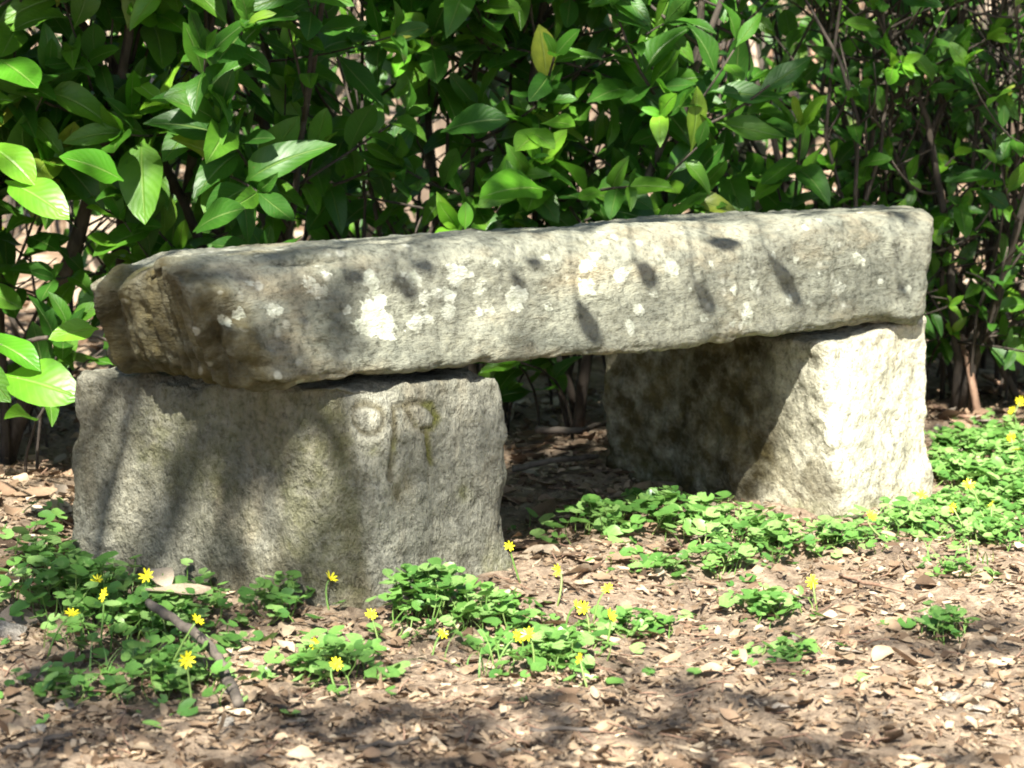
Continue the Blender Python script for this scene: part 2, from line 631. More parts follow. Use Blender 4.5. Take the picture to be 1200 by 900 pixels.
def slab_extra(P, N, A, base, at):
    wav = 1 + .3 * fbm(base * 4, 2, 700)
    P = round_edge(P, A[:, 1] * .27, (1 - A[:, 2]) * .17, .048 * wav, V3, -Z3)
    P = round_edge(P, A[:, 0] * 1.40, (1 - A[:, 2]) * .17, .032 * wav, U3, -Z3)
    P = round_edge(P, A[:, 0] * 1.40, A[:, 1] * .27, .020 * wav, U3, V3)
    P[:, 2] -= .034 * smooth(.085, .0, A[:, 0]) * smooth(.3, 1, A[:, 2]) * smooth(.1, .8, A[:, 1])
    # lichen crusts on the front
    T = (base[:, :2] - P1) @ U
    Zb = base[:, 2]
    wob = fbm(base * 60, 4, 301, .65) * .5
    li = np.zeros(len(P))
    front = smooth(.75, .2, A[:, 1])
    for (px, py, r) in LICHEN:
        c = on_front(px, py, 0.0 if py > 300 else .02)
        t0, _ = tw(c)
        rr = r * (1.0 if px < 640 else .85) * c.y / F_PX
        d = np.sqrt((T - t0) ** 2 * .65 + (Zb - c.z) ** 2) / rr
        li = np.maximum(li, smooth(1.35, .7, d + wob) * (.62 + .38 * math.sin(px * 1.7 + py) ** 2))
    at['lichen'] = li * front
    P = P + N * (.0012 * li * front)[:, None]
    # broken left end: brown, with upright bedding ridges
    end = smooth(.05, .016, A[:, 0] - .015 * (1 - A[:, 2]) + .014 * fbm(base * 14, 2, 77))
    Wd = (base[:, :2] - P1) @ V
    lay = Wd * 1.0 + base[:, 2] * .32
    ridge = fbm(np.stack([lay * 55, base[:, 2] * 5, T * 5], 1), 3, 123)
    P = P + N * (end * .013 * ridge)[:, None]
    low = smooth(.10, .0, A[:, 0]) * smooth(.55, .1, A[:, 2]) * front
    at['stain_shade'] = np.maximum(end * .97, low * .6)
    pale = np.exp(-(((base - TWZ(-.21, .26, .45)) / .035) ** 2).sum(1))
    at['stain_shade'] *= 1 - pale
    at['lichen'] = np.maximum(at['lichen'], pale * .8)
    # rust streaks and strata low on the left of the front
    st = fbm(np.stack([T * 6, Wd * 6, base[:, 2] * 70], 1), 3, 211)
    P = P + N * (low * .004 * st)[:, None]
    at['stain_shade'] = np.maximum(at['stain_shade'], .5 * smooth(.25, .6, fbm(np.stack([T * 9, Wd * 9, Zb * 4], 1), 3, 500)) * smooth(.35, .1, A[:, 0]))
    # flaked lower arris
    lowarr = np.exp(-((A[:, 2] - .0) / .10) ** 2) * front
    fl = fbm(np.stack([T * 9, Wd * 20, Zb * 60], 1), 3, 233)
    P = P - N * (lowarr * .006 * np.maximum(0, fl))[:, None]
    at['moss'] = smooth(.35, .75, fbm(base * 10, 3, 409)) * .35 * smooth(.02, -.2, T)
    return P


def hexa(d):
    return [[[TWZ(*d[a + b + c]) for c in 'bt'] for b in 'fk'] for a in 'lr']


slab_c = hexa({'lfb': (-.165, .0, .312), 'lft': (-.275, .03, .484), 'lkb': (-.215, .29, .318), 'lkt': (-.262, .27, .470),
               'rfb': (1.10, .0, .297), 'rft': (1.130, .012, .476), 'rkb': (1.33, .36, .300), 'rkt': (1.385, .345, .456)})
slab = rough_stone('seat_slab', slab_c, (1.40, .28, .17), .0035, .017, .0055, 21, bench, M['slab'], slab_extra)
slab['label'] = 'long grey slab with pale lichen spots and a broken brown end'

STROKES = [[(437 + 17 * math.cos(k * .5236), 492 + 18 * math.sin(k * .5236)) for k in range(13)],
           [(467, 479), (466, 505), (463, 535), (460, 562)],
           [(470, 478), (495, 473), (513, 478), (521, 491), (514, 503), (500, 505)],
           [(507, 505), (508, 525), (512, 545)], [(484, 483), (492, 501)]]


def left_block_extra(P, N, A, base, at):
    P = round_edge(P, A[:, 0] * .30, A[:, 1] * .43, .075, U3, V3)
    P = round_edge(P, (1 - A[:, 0]) * .30, (1 - A[:, 2]) * .36, .03, -U3, -Z3)
    T = (base[:, :2] - P1) @ U
    Zb = base[:, 2]
    front = smooth(.25, .05, A[:, 1])
    dmin = np.full(len(P), 9.0)
    for s in STROKES:
        q = []
        for (px, py) in s:
            c = on_front(px, py, .0); q.append((tw(c)[0], c.z))
        for (a, b) in zip(q[:-1], q[1:]):
            a = np.array(a); b = np.array(b); ab = b - a
            X2 = np.stack([T, Zb], 1) - a
            k = np.clip((X2 @ ab) / (ab @ ab + 1e-12), 0, 1)
            dmin = np.minimum(dmin, np.linalg.norm(X2 - k[:, None] * ab, axis=1))
    dmin = dmin + .0018 * fbm(base * 45, 3, 5)
    gro = smooth(.0075, .002, dmin) * front
    P = P - N * (.0045 * gro)[:, None]
    at['stain_shade'] = np.maximum(at['stain_shade'], gro * .8)
    at['moss'] = gro * .9 * smooth(-.3, .3, fbm(base * 20, 2, 66))
    for (px, py, sx, sz, dep, stn) in [(470, 580, .016, .02, .006, .8), (482, 565, .012, .02, .004, .6), (440, 530, .010, .008, .003, .0), (552, 580, .01, .012, .002, .0)]:
        c = on_front(px, py, 0.0); t0 = tw(c)[0]
        g = np.exp(-((T - t0) / sx) ** 2 - ((Zb - c.z) / sz) ** 2) * front
        P = P - N * (dep * g)[:, None]
        at['stain_shade'] = np.maximum(at['stain_shade'], g * stn)
        if stn == 0: at['moss'] = np.maximum(at['moss'], g * .8)
    # tooled, pecked face
    P = P + N * (.0030 * fbm(np.stack([T * 30, base[:, 1] * 30, Zb * 13], 1), 3, 78))[:, None]
    side = smooth(.12, .0, A[:, 0])
    at['stain_shade'] = np.maximum(at['stain_shade'], side * (.30 + .35 * smooth(-.2, .5, fbm(base * 6, 3, 91))))
    at['moss'] = np.maximum(at['moss'], side * .35 * smooth(0, .6, fbm(base * 9, 3, 92)))
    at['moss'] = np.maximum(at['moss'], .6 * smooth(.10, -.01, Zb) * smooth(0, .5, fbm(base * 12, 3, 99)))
    at['stain_shade'] = np.maximum(at['stain_shade'], .55 * smooth(.13, -.01, Zb) * smooth(-.1, .5, fbm(base * 9, 3, 98)))
    return P


lb_c = hexa({'lfb': (.0, -.005, -.06), 'lft': (-.045, .012, .304), 'lkb': (-.232, .40, -.06), 'lkt': (-.228, .38, .302),
             'rfb': (.275, .012, -.06), 'rft': (.250, .020, .298), 'rkb': (.30, .46, -.06), 'rkt': (.27, .45, .30)})
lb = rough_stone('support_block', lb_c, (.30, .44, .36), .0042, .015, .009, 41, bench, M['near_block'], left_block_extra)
lb['label'] = 'nearer rough block with worn carved letters under the slab'


def right_block_extra(P, N, A, base, at):
    Zb = base[:, 2]
    T = (base[:, :2] - P1) @ U
    P = P + N * (.0022 * fbm(np.stack([T * 26, base[:, 1] * 26, Zb * 14], 1), 3, 178))[:, None]
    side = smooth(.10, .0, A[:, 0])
    at['stain_shade'] = side * (.22 + .45 * smooth(-.2, .4, fbm(base * 9, 4, 191)))
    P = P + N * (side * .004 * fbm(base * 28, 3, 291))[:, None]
    at['stain_shade'] = np.maximum(at['stain_shade'], side * 1.0 * smooth(.06, .34, A[:, 1] + .1 * fbm(base * 8, 3, 44)))  # shade under the slab painted as dark brown, deepening towards the back
    at['stain_shade'] = np.maximum(at['stain_shade'], .5 * smooth(.07, -.01, Zb) * smooth(-.2, .5, fbm(base * 9, 3, 198)))
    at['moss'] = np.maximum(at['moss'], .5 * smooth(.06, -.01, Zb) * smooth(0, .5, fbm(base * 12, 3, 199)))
    return P


rb_c = hexa({'lfb': (.915, -.005, -.06), 'lft': (.880, .008, .279), 'lkb': (.87, .53, -.06), 'lkt': (.86, .50, .288),
             'rfb': (1.172, .035, -.06), 'rft': (1.140, .03, .303), 'rkb': (1.25, .54, -.06), 'rkt': (1.22, .50, .300)})
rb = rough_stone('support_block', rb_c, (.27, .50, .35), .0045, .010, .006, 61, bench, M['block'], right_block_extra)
rb['label'] = 'farther pale sunlit block under the slab'


# ------------------------------------------------------------------ laurel hedge
def laurel_leaf(nl, na, fold, droop, wid, tip, wav, seed):
    rs = np.random.default_rng(seed)
    ph = rs.uniform(0, 6.28)
    V_, UV_, F_ = [], [], []
    for i in range(nl + 1):
        s = i / nl
        if s < .10:
            w = .012 + .03 * s
        else:
            q = (s - .10) / .90
            w = wid * (math.sin(math.pi * q ** .92) ** .6) * (1 - .2 * q ** 4) + .004
            if q > .97: w = .004
        zc = -droop * s * s + .03 * math.sin(3 * s)
        for j in range(-na, na + 1):
            x = j / na
            z = zc + abs(x) * w * fold + wav * math.sin(7 * s + ph + (2 if x > 0 else 0)) * abs(x) * w * 2
            V_.append((x * w, s * (1 - .25 * droop), z))
            UV_.append((.5 + .5 * x, s))
    k = 2 * na + 1
    for i in range(nl):
        for j in range(2 * na):
            a = i * k + j
            F_.append((a, a + 1, a + 1 + k, a + k))
    return np.array(V_), F_, np.array(UV_)


LV = [laurel_leaf(9, 1, .22, .16, .215, .1, .10, 1), laurel_leaf(9, 1, .35, .30, .185, .1, .18, 2),
      laurel_leaf(9, 1, .12, .06, .235, .1, .08, 3), laurel_leaf(9, 1, .50, .50, .20, .1, .14, 4), laurel_leaf(9, 1, .30, -.15, .175, .1, .16, 5)]
LMESH, YMESH = [], []
for i, (a, b, c) in enumerate(LV):
    me = mesh_np('laurel_leaf', a, b, c); me.materials.append(M['laurel']); LMESH.append(me)
    me = mesh_np('laurel_young_leaf', a, b, c); me.materials.append(M['laurel_young']); YMESH.append(me)


def clear_of_bench(p, margin=.0):
    t, w = tw(p)
    if -.36 < t < 1.48 and w < .36 + margin and p[2] < .60:
        return False
    if -.30 < t < 1.35 and w < .60 and p[2] < .33:
        return False
    if p[1] < 3.95:
        px, py = project(p)
        if 96 < px < 1110 and w < .34:
            return False
        if 70 < px < 640 and py > 440:
            return False
    if p[1] < 2.95:
        return False
    return True


def in_frame(p, m=25):
    if p[1] < .5: return False
    px, py = project(p)
    return -m < px < 1200 + m and -m < py < 900


def bezier(a, b, c, n):
    return [a * (1 - k) ** 2 + b * 2 * k * (1 - k) + c * k * k for k in [i / n for i in range(n + 1)]]


def twig_leaves(pts, size, leaves, young, dens=1.0, start=.35):
    """leaves along a shoot, alternate, with a tuft at the tip"""
    n = len(pts) - 1
    L = sum((pts[i + 1] - pts[i]).length for i in range(n))
    cnt = max(4, int(L / .038 * dens))
    phi = random.uniform(0, 6.28)
    for k in range(cnt):
        s = start + (1 - start) * (k + random.uniform(-.2, .2)) / cnt
        s = min(max(s, 0), .999)
        i = int(s * n); f = s * n - i
        p = pts[i].lerp(pts[i + 1], f)
        d = (pts[i + 1] - pts[i]).normalized()
        phi += 2.4
        a = d.cross(Vector((.2, .3, 1))).normalized(); b = d.cross(a)
        rad = a * math.cos(phi) + b * math.sin(phi)
        ax_ = d * random.uniform(.35, .9) + rad * .9 + Vector((0, -.12, random.uniform(-.35, .35)))
        nr = Vector((random.gauss(0, .35), -.55 + random.gauss(0, .35), .8)) + d * .3
        leaves.append((p, ax_.normalized(), nr, size * random.uniform(.55, 1.2) * (.7 + .3 * min(1, s * 1.4)), 0))
    p = pts[-1]; d = (pts[-1] - pts[-2]).normalized()
    for k in range(random.randint(3, 5)):
        phi += 2.1
        a = d.cross(Vector((.2, .3, 1))).normalized(); b = d.cross(a)
        rad = a * math.cos(phi) + b * math.sin(phi)
        leaves.append((p, (d * 1.0 + rad * .6 + Vector((0, 0, .1))).normalized(), rad * -.6 + d * .8 + Vector((0, -.3, .4)),
                       size * random.uniform(.4, .8), 1 if young else 0))


LAB = ['laurel bush at the left edge, broad leaves reaching past the broken slab end',
       'laurel bush with thick dark stems behind the broken left end of the slab',
       'laurel bush of large glossy leaves behind the left half of the slab',
       'dense laurel bush rising behind the middle of the slab',
       'laurel bush behind the right half of the slab, beside the pale stump',
       'twiggy laurel bush with narrow leaves behind the right end of the slab',
       'shaded laurel bush at the right edge with leaves hanging beside the farther block',
       'laurel bush deep in shade at the far right of the hedge']
SPOTS = [(-1.28, 3.92), (-.84, 3.92), (-.42, 4.02), (.0, 4.12), (.40, 4.24), (.80, 4.42), (1.18, 4.52), (1.62, 4.62)]
bush_data = []
for bi, (bx, by) in enumerate(SPOTS):
    random.seed(100 + bi)
    right = smooth(.25, .95, np.array([bx]))[0]
    nst = 8 if right < .5 else 13
    base_z = gz1(bx, by)
    leaves, stems = [], []
    for si in range(nst):
        p = Vector((bx + random.gauss(0, .11), by + random.gauss(0, .10), 0))
        p.z = gz1(p.x, p.y) - .02
        lean = Vector((random.gauss(0, .22), random.gauss(-.16 + .1 * right, .16), 1)).normalized()
        H = random.uniform(1.15, 1.5)
        pts = [p.copy()]
        d = lean.copy()
        nseg = 11
        for k in range(nseg):
            d = (d + Vector((random.gauss(0, .11), random.gauss(-.01, .10), .05))).normalized()
            q = pts[-1] + d * H / nseg
            pts.append(q)
        if any((not clear_of_bench(q)) for q in pts):
            continue
        r0 = random.uniform(.005, .010) if (right > .5 or random.random() < .6) else random.uniform(.010, .017)
        rad = [r0 * (1 - .75 * k / nseg) for k in range(nseg + 1)]
        J = Joined()
        v_, f_ = tube(pts, rad, 7)
        J.add(v_, f_)
        ntw = int((20 if bi > 1 else 14) + 3 * right)
        for k in range(ntw):
            s = random.uniform(.10 if bi > 1 else .22, 1.0)
            i = min(int(s * nseg), nseg - 1)
            o = pts[i].lerp(pts[i + 1], s * nseg - i)
            az = random.gauss(-math.pi / 2, 1.0)
            el = random.uniform(.05, .95)
            dd = Vector((math.cos(az) * math.cos(el), math.sin(az) * math.cos(el), math.sin(el)))
            L = random.uniform(.16, .42) * (1 - .25 * right)
            e = o + dd * L
            mid = o + dd * L * .5 + Vector((0, 0, random.uniform(-.05, .03)))
            e.z += random.uniform(-.05, .06)
            tp = bezier(o, mid, e, 5)
            if not all(clear_of_bench(q, .03) for q in tp):
                continue
            rr = random.uniform(.0022, .0042)
            v_, f_ = tube(tp, [rr * (1 - .45 * j / 5) for j in range(6)], 5)
            J.add(v_, f_)
            bare = random.random() < .12 + .25 * right
            if not bare:
                sz = random.uniform(.098, .138) * (1.06 if bi < 2 else 1) * (1 - .42 * right)
                twig_leaves(tp, sz, leaves, random.random() < .35, 1.0 - .35 * right)
        stems.append(J)
    # low shoots at the foot of the bush
    for k in range(9 if bi > 1 else 4):
        J = Joined()
        o = Vector((bx + random.gauss(0, .2), by + random.gauss(-.05, .14), 0)); o.z = gz1(o.x, o.y) - .01
        az = random.gauss(-math.pi / 2, 1.1)
        e = o + Vector((math.cos(az) * .16, math.sin(az) * .16, random.uniform(.16, .36)))
        tp = bezier(o, o + Vector((0, 0, .14)), e, 5)
        if not all(clear_of_bench(q, .02) for q in tp): continue
        v_, f_ = tube(tp, [.003, .0028, .0026, .0023, .002, .0016], 5); J.add(v_, f_)
        twig_leaves(tp, random.uniform(.085, .12) * (1 - .3 * right), leaves, random.random() < .2, 1.0, .4)
        stems.append(J)
    # thin bare branches inside the bush
    for si in range(int((8 if bi > 1 else 14) + 16 * right)):
        p = Vector((bx + random.gauss(0, .2), by + random.gauss(.12, .16), 0)); p.z = gz1(p.x, p.y) - .02
        d = Vector((random.gauss(0, .30), random.gauss(-.05, .22), 1)).normalized()
        pts = [p.copy()]
        for k in range(10):
            d = (d + Vector((random.gauss(0, .16), random.gauss(0, .14), .06))).normalized(); pts.append(pts[-1] + d * .125)
        if any((not clear_of_bench(q)) for q in pts): continue
        r0 = random.uniform(.003, .0065)
        J = Joined(); v_, f_ = tube(pts, [r0 * (1 - .06 * k) for k in range(11)], 6); J.add(v_, f_)
        for k in range(random.randint(4, 9)):
            o = pts[random.randint(2, 10)]
            e = o + Vector((random.gauss(0, .13), random.gauss(-.02, .12), random.uniform(.02, .24)))
            tp = bezier(o, (o + e) / 2 + rv(.025), e, 4)
            if not all(clear_of_bench(q, .02) for q in tp): continue
            v_, f_ = tube(tp, [.0024, .0021, .0018, .0015, .0012], 5); J.add(v_, f_)
        stems.append(J)
    bush_data.append((bx, by, base_z, leaves, stems))

# a second, sparser row of laurel behind the right half
for bi, (bx, by) in enumerate([(.25, 5.05), (.70, 5.15), (1.10, 5.25), (1.50, 5.3), (-1.25, 4.9), (-.72, 5.0), (-.22, 4.95)]):
    random.seed(150 + bi)
    leaves, stems = [], []
    for si in range(9):
        p = Vector((bx + random.gauss(0, .16), by + random.gauss(0, .14), 0)); p.z = gz1(p.x, p.y) - .02
        d = Vector((random.gauss(0, .25), random.gauss(0, .2), 1)).normalized()
        pts = [p.copy()]
        for k in range(9):
            d = (d + Vector((random.gauss(0, .12), random.gauss(0, .12), .05))).normalized(); pts.append(pts[-1] + d * .14)
        J = Joined(); r0 = random.uniform(.006, .012)
        v_, f_ = tube(pts, [r0 * (1 - .07 * k) for k in range(10)], 6); J.add(v_, f_)
        for k in range(11):
            o = pts[random.randint(1, 9)]; az = random.uniform(0, 6.28)
            e = o + Vector((math.cos(az) * .22, math.sin(az) * .22, random.uniform(-.03, .2)))
            tp = bezier(o, (o + e) / 2 + rv(.02), e, 4)
            v_, f_ = tube(tp, [.003, .0027, .0024, .002, .0016], 5); J.add(v_, f_)
            if random.random() < .8: twig_leaves(tp, random.uniform(.07, .10), leaves, random.random() < .3, .8)
        stems.append(J)
    bush_data.append((bx, by, gz1(bx, by), leaves, stems))
LAB += ['laurel bush of the second row, leftmost, seen through the hedge right of centre', 'laurel bush of the second row behind the pale stump',
        'laurel bush of the second row behind the right end of the slab', 'laurel bush of the second row at the far right',
        'laurel bush of the second row behind the left edge of the hedge', 'laurel bush of the second row behind the thick dark stems', 'laurel bush of the second row behind the middle of the slab']

# shoots that lean out at the left edge, in front of the hedge
random.seed(5)
J = Joined()
lv0 = bush_data[0][3]
for (pa, pb, specs) in [
    (Vector((-1.10, 3.55, .12)), at_depth(2, 405, 3.10), None),
    (Vector((-.98, 3.70, .15)), at_depth(150, 405, 3.42), None),
    (Vector((-1.15, 3.60, .30)), at_depth(-12, 190, 3.25), None)]:
    tp = bezier(pa, (pa + pb) / 2 + Vector((0, .05, .10)), pb, 7)
    v_, f_ = tube(tp, [.006 - .0005 * j for j in range(8)], 6)
    J = Joined(); J.add(v_, f_); bush_data[0][4].append(J)


def put_leaf(lst, px0, py0, px1, py1, y0, y1, nrm, young=0, wide=1.0):
    a = at_depth(px0, py0, y0); b = at_depth(px1, py1, y1)
    lst.append((a, (b - a).normalized(), Vector(nrm), (b - a).length, young + 2))


put_leaf(lv0, 2, 440, 92, 458, 3.10, 3.04, (.05, -.9, .75), 1)
put_leaf(lv0, -22, 398, 46, 412, 3.12, 3.06, (.1, -.5, .9), 1)
put_leaf(lv0, -30, 420, 10, 470, 3.10, 3.06, (-.3, -.8, .6), 0)
put_leaf(lv0, 116, 385, 56, 392, 3.40, 3.36, (.0, -.9, .75), 1)
put_leaf(lv0, 6, 212, 80, 246, 3.25, 3.18, (.1, -.8, .8), 1)
put_leaf(lv0, -20, 165, 44, 208, 3.27, 3.22, (.3, -.6, .8), 1)
put_leaf(lv0, 0, 70, 44, 100, 3.35, 3.28, (.1, -.7, .8), 1)
put_leaf(lv0, 145, 212, 74, 176, 3.42, 3.36, (-.2, -.8, .7), 1)
put_leaf(lv0, 226, 272, 278, 236, 3.45, 3.38, (.2, -.8, .7), 0)
lv2 = bush_data[2][3]
put_leaf(lv2, 640, 222, 566, 218, 3.62, 3.52, (0, -.7, .8), 1)
put_leaf(lv2, 516, 155, 594, 130, 3.62, 3.58, (0, -.7, .8), 0)
put_leaf(lv2, 545, 270, 546, 236, 3.60, 3.60, (.2, -.9, .3), 1)
put_leaf(lv2, 616, 152, 650, 168, 3.62, 3.56, (.2, -.8, .5), 1)
put_leaf(lv2, 640, 150, 604, 175, 3.62, 3.56, (-.2, -.8, .5), 1)
put_leaf(lv2, 634, 145, 672, 140, 3.62, 3.56, (.0, -.6, .8), 1)

for bi, (bx, by, bz, leaves, stems) in enumerate(bush_data):
    random.seed(200 + bi)
    root = empty('laurel_bush', (bx, by, bz))
    tag(root, LAB[bi], 'bush', 'laurel bushes forming the hedge')
    off = (bx, by, bz)
    for J in stems:
        o = link('stem', J.mesh('laurel_stem', off), M['stem_dark'], root)
    ok = []
    for (p, a, n, s, yg) in leaves:
        tipp = p + a * s; mid_ = p + a * s * .5
        if yg < 2 and not (clear_of_bench(tipp) and clear_of_bench(p) and clear_of_bench(mid_)):
            continue
        if min(p.z, tipp.z) < gz1(p.x, p.y) + .04:
            continue
        ok.append((p, a, n, s, yg))
    vis = [l for l in ok if in_frame(l[0] + l[1] * l[3] * .5)]
    vis.sort(key=lambda l: -(l[3] / l[0].y) - (9 if l[4] >= 2 else 0))
    parts = vis[:290]
    ids = set(id(l) for l in parts)
    inv = Matrix.Translation(off).inverted()
    for l in parts:
        p, a, n, s, yg = l
        k = random.randrange(5)
        me = (YMESH if yg % 2 == 1 else LMESH)[(0, 2, 1)[k % 3] if yg >= 2 else k]
        o = bpy.data.objects.new('leaf', me)
        COL.objects.link(o); o.parent = root
        o.matrix_local = inv @ frame_matrix(p, a, n, (s * random.uniform(.88, 1.12) * (1.2 if yg >= 2 else 1), s, s))
    JJ, JY = Joined(), Joined()
    for l in ok:
        if id(l) in ids: continue
        p, a, n, s, yg = l
        vv, ff, uu = LV[random.randrange(5)]
        (JY if yg % 2 == 1 else JJ).add(vv, ff, frame_matrix(p, a, n, s), uu)
    if JJ.n: tag(link('foliage', JJ.mesh('laurel_foliage', off), M['laurel'], root), kind='stuff')
    if JY.n: tag(link('young_foliage', JY.mesh('laurel_young_foliage', off), M['laurel_young'], root), kind='stuff')

# ------------------------------------------------------------------ trees and stump behind the hedge


def trunk_mesh(name, pts, rad, sides=18, seed=0, rough=.08):
    dense, dr = [], []
    for i in range(len(pts) - 1):
        for k in range(6):
            f = k / 6
            dense.append(Vector(pts[i]).lerp(Vector(pts[i + 1]), f)); dr.append(rad[i] * (1 - f) + rad[i + 1] * f)
    dense.append(Vector(pts[-1])); dr.append(rad[-1])
    v_, f_ = tube(dense, dr, sides)
    v_ = np.array(v_)
    cen = np.repeat(np.array([tuple(p) for p in dense]), sides, 0)
    d = v_ - cen
    v_ = cen + d * (1 + rough * fbm(np.stack([v_[:, 0] * 18, v_[:, 1] * 18, v_[:, 2] * 5], 1), 3, seed))[:, None]
    return v_, f_


TREES = [('tree', 118, 6.3, .085, 'trunk_pale', 'pale sunlit tree trunk seen through the hedge at the left'),
         ('tree', 405, 5.9, .075, 'trunk_brown', 'brown tree trunk glimpsed through the leaves left of centre'),
         ('tree', 505, 6.6, .09, 'trunk_brown', 'brown tree trunk glimpsed behind the hedge near the middle'),
         ('tree', 742, 8.5, .06, 'trunk_pale', 'pale tree trunk glimpsed behind the hedge right of centre'),
         ('tree', 1010, 7.6, .035, 'trunk_brown', 'slender brown tree trunk behind the hedge at the right')]
for i, (nm, px, y, r, mt, lab) in enumerate(TREES):
    random.seed(300 + i)
    x = (px - 600) / F_PX * y
    z = gz1(x, y)
    root = empty('tree', (x, y, z)); tag(root, lab, 'tree', 'trees behind the hedge')
    pts = [(0, 0, -.1), (0, 0, .12), (random.gauss(0, .03), random.gauss(0, .03), .8), (random.gauss(0, .06), random.gauss(0, .06), 1.8), (random.gauss(0, .15), random.gauss(0, .15), 3.4), (random.gauss(0, .25), random.gauss(0, .25), 5.0)]
    v_, f_ = trunk_mesh('trunk', pts, [r * 1.5, r * 1.1, r, r * .9, r * .7, r * .4], 16, 40 + i)
    link('trunk', mesh_np('tree_trunk', v_, f_), M[mt], root)
    JL, JC = Joined(), Joined()
    for k in range(7):
        az = random.uniform(0, 6.28); o = Vector(pts[4]).lerp(Vector(pts[5]), random.random())
        e = o + Vector((math.cos(az) * random.uniform(.6, 1.2), math.sin(az) * random.uniform(.6, 1.2), random.uniform(.2, .9)))
        tp = bezier(o, (o + e) / 2 + Vector((0, 0, .15)), e, 6)
        vv, ff = tube(tp, [r * .3 * (1 - .8 * j / 6) for j in range(7)], 6)
        JL.add(vv, ff)
        for q in range(60):
            c = tp[random.randint(2, 6)] + rv(.22)
            JC.add([(-.5, 0, 0), (0, -.5, .08), (.5, 0, 0), (0, .5, .08)], [(0, 1, 2, 3)], frame_matrix(c, rv(), rv() + Vector((0, 0, 1)), random.uniform(.05, .09)))
    tag(link('limbs', JL.mesh('tree_limbs'), M[mt], root), kind='stuff')
    tag(link('crown', JC.mesh('tree_crown'), M['canopy'], root), kind='stuff')

# pale sawn stump behind the slab
y = 4.95; x = (881 - 600) / F_PX * y * 1.0; z = gz1(x, y)
v_, f_ = trunk_mesh('s', [(0, 0, -.08), (.0, 0, .08), (.002, .0, .3), (-.004, 0, .50)], [.050, .040, .034, .031], 14, 71, .16)
st = link('tree_stump', mesh_np('tree_stump', v_, f_), M['trunk_pale'])
st.location = (x, y, z)
tag(st, 'thin pale tree stump behind the right half of the slab', 'stump')

# slim bare saplings in the wood behind
ORD = ['first', 'second', 'third', 'fourth', 'fifth', 'sixth', 'seventh', 'eighth', 'ninth', 'tenth', 'eleventh', 'twelfth', 'thirteenth', 'fourteenth', 'fifteenth', 'sixteenth']
for i in range(16):
    random.seed(400 + i)
    px = [60, 180, 270, 330, 470, 590, 680, 800, 840, 905, 940, 985, 1040, 1085, 1130, 1175][i]
    y = random.uniform(5.2, 7.6) + (1.2 if px < 700 else 0); x = (px - 600) / F_PX * y; z = gz1(x, y)
    pts = [Vector((0, 0, -.05))]
    d = Vector((random.gauss(0, .18), random.gauss(0, .15), 1)).normalized()
    for k in range(9):
        d = (d + Vector((random.gauss(0, .08), random.gauss(0, .08), .03))).normalized(); pts.append(pts[-1] + d * .26)
    r = random.uniform(.008, .018)
    J = Joined(); vv, ff = tube(pts, [r * (1 - .7 * k / 9) for k in range(10)], 7); J.add(vv, ff)
    for k in range(5):
        o = pts[random.randint(1, 8)]; e = o + Vector((random.gauss(0, .22), random.gauss(0, .2), random.uniform(.1, .4)))
        vv, ff = tube(bezier(o, (o + e) / 2 + rv(.03), e, 4), [.004, .0035, .003, .0025, .002], 5); J.add(vv, ff)
    o = link('sapling', J.mesh('sapling'), M['twig_red' if i % 3 else 'trunk_pale'])
    o.location = (x, y, z)
    tag(o, ORD[i] + ' bare sapling stem from the left in the wood behind the hedge', 'sapling', 'bare saplings behind the hedge')

# shrubs in the wood behind, seen only as green flecks
random.seed(77)
SHL = ['pale green shrub in the wood beyond the hedge, ' + q for q in ('nearest the left edge', 'left of the brown trunks', 'behind the middle of the slab', 'above the pale stump', 'behind the right end of the slab', 'nearest the right edge', 'farther back left of centre', 'farther back right of centre', 'farther back at the left', 'farther back at the right')]
for i, (px, y, h, n) in enumerate([(40, 9.0, 1.2, 500), (330, 10.5, 1.6, 600), (620, 9.5, 1.1, 450), (860, 11, 1.7, 700), (1020, 9.4, 1.3, 600), (1190, 8.8, 1.5, 650), (480, 13.5, 2.4, 700), (760, 14, 2.6, 800), (180, 13, 2.2, 700), (1100, 13.5, 2.6, 800)]):
    x = (px - 600) / F_PX * y; z = gz1(x, y)
    root = empty('shrub', (x, y, z))
    tag(root, SHL[i], 'shrub', 'shrubs beyond the hedge')
    JS, JF = Joined(), Joined()
    for k in range(6):
        e = Vector((random.gauss(0, .45), random.gauss(0, .4), h * random.uniform(.6, 1)))
        tp = bezier(Vector((random.gauss(0, .05), random.gauss(0, .05), -.05)), e * .5 + Vector((0, 0, .1)), e, 6)
        vv, ff = tube(tp, [.012 - .0015 * j for j in range(7)], 5); JS.add(vv, ff)
        for q in range(n // 6):
            c = tp[random.randint(1, 6)] + rv(.16)
            c.z = max(c.z, .05)
            JF.add([(-.28, 0, 0), (0, -.5, .05), (.28, 0, 0), (0, .5, .05)], [(0, 1, 2, 3)], frame_matrix(c, rv() + Vector((0, 0, .5)), rv() + Vector((0, -.6, 1)), random.uniform(.05, .10)))
    tag(link('stems', JS.mesh('shrub_stems'), M['twig'], root), kind='stuff')
    tag(link('foliage', JF.mesh('shrub_foliage'), M['far_leaf'], root), kind='stuff')

# ------------------------------------------------------------------ overhanging tree behind the viewer: throws the dappled shade
random.seed(900)
CL = []                                        # (shaded place, distance up the sun ray, spread, leaf count)


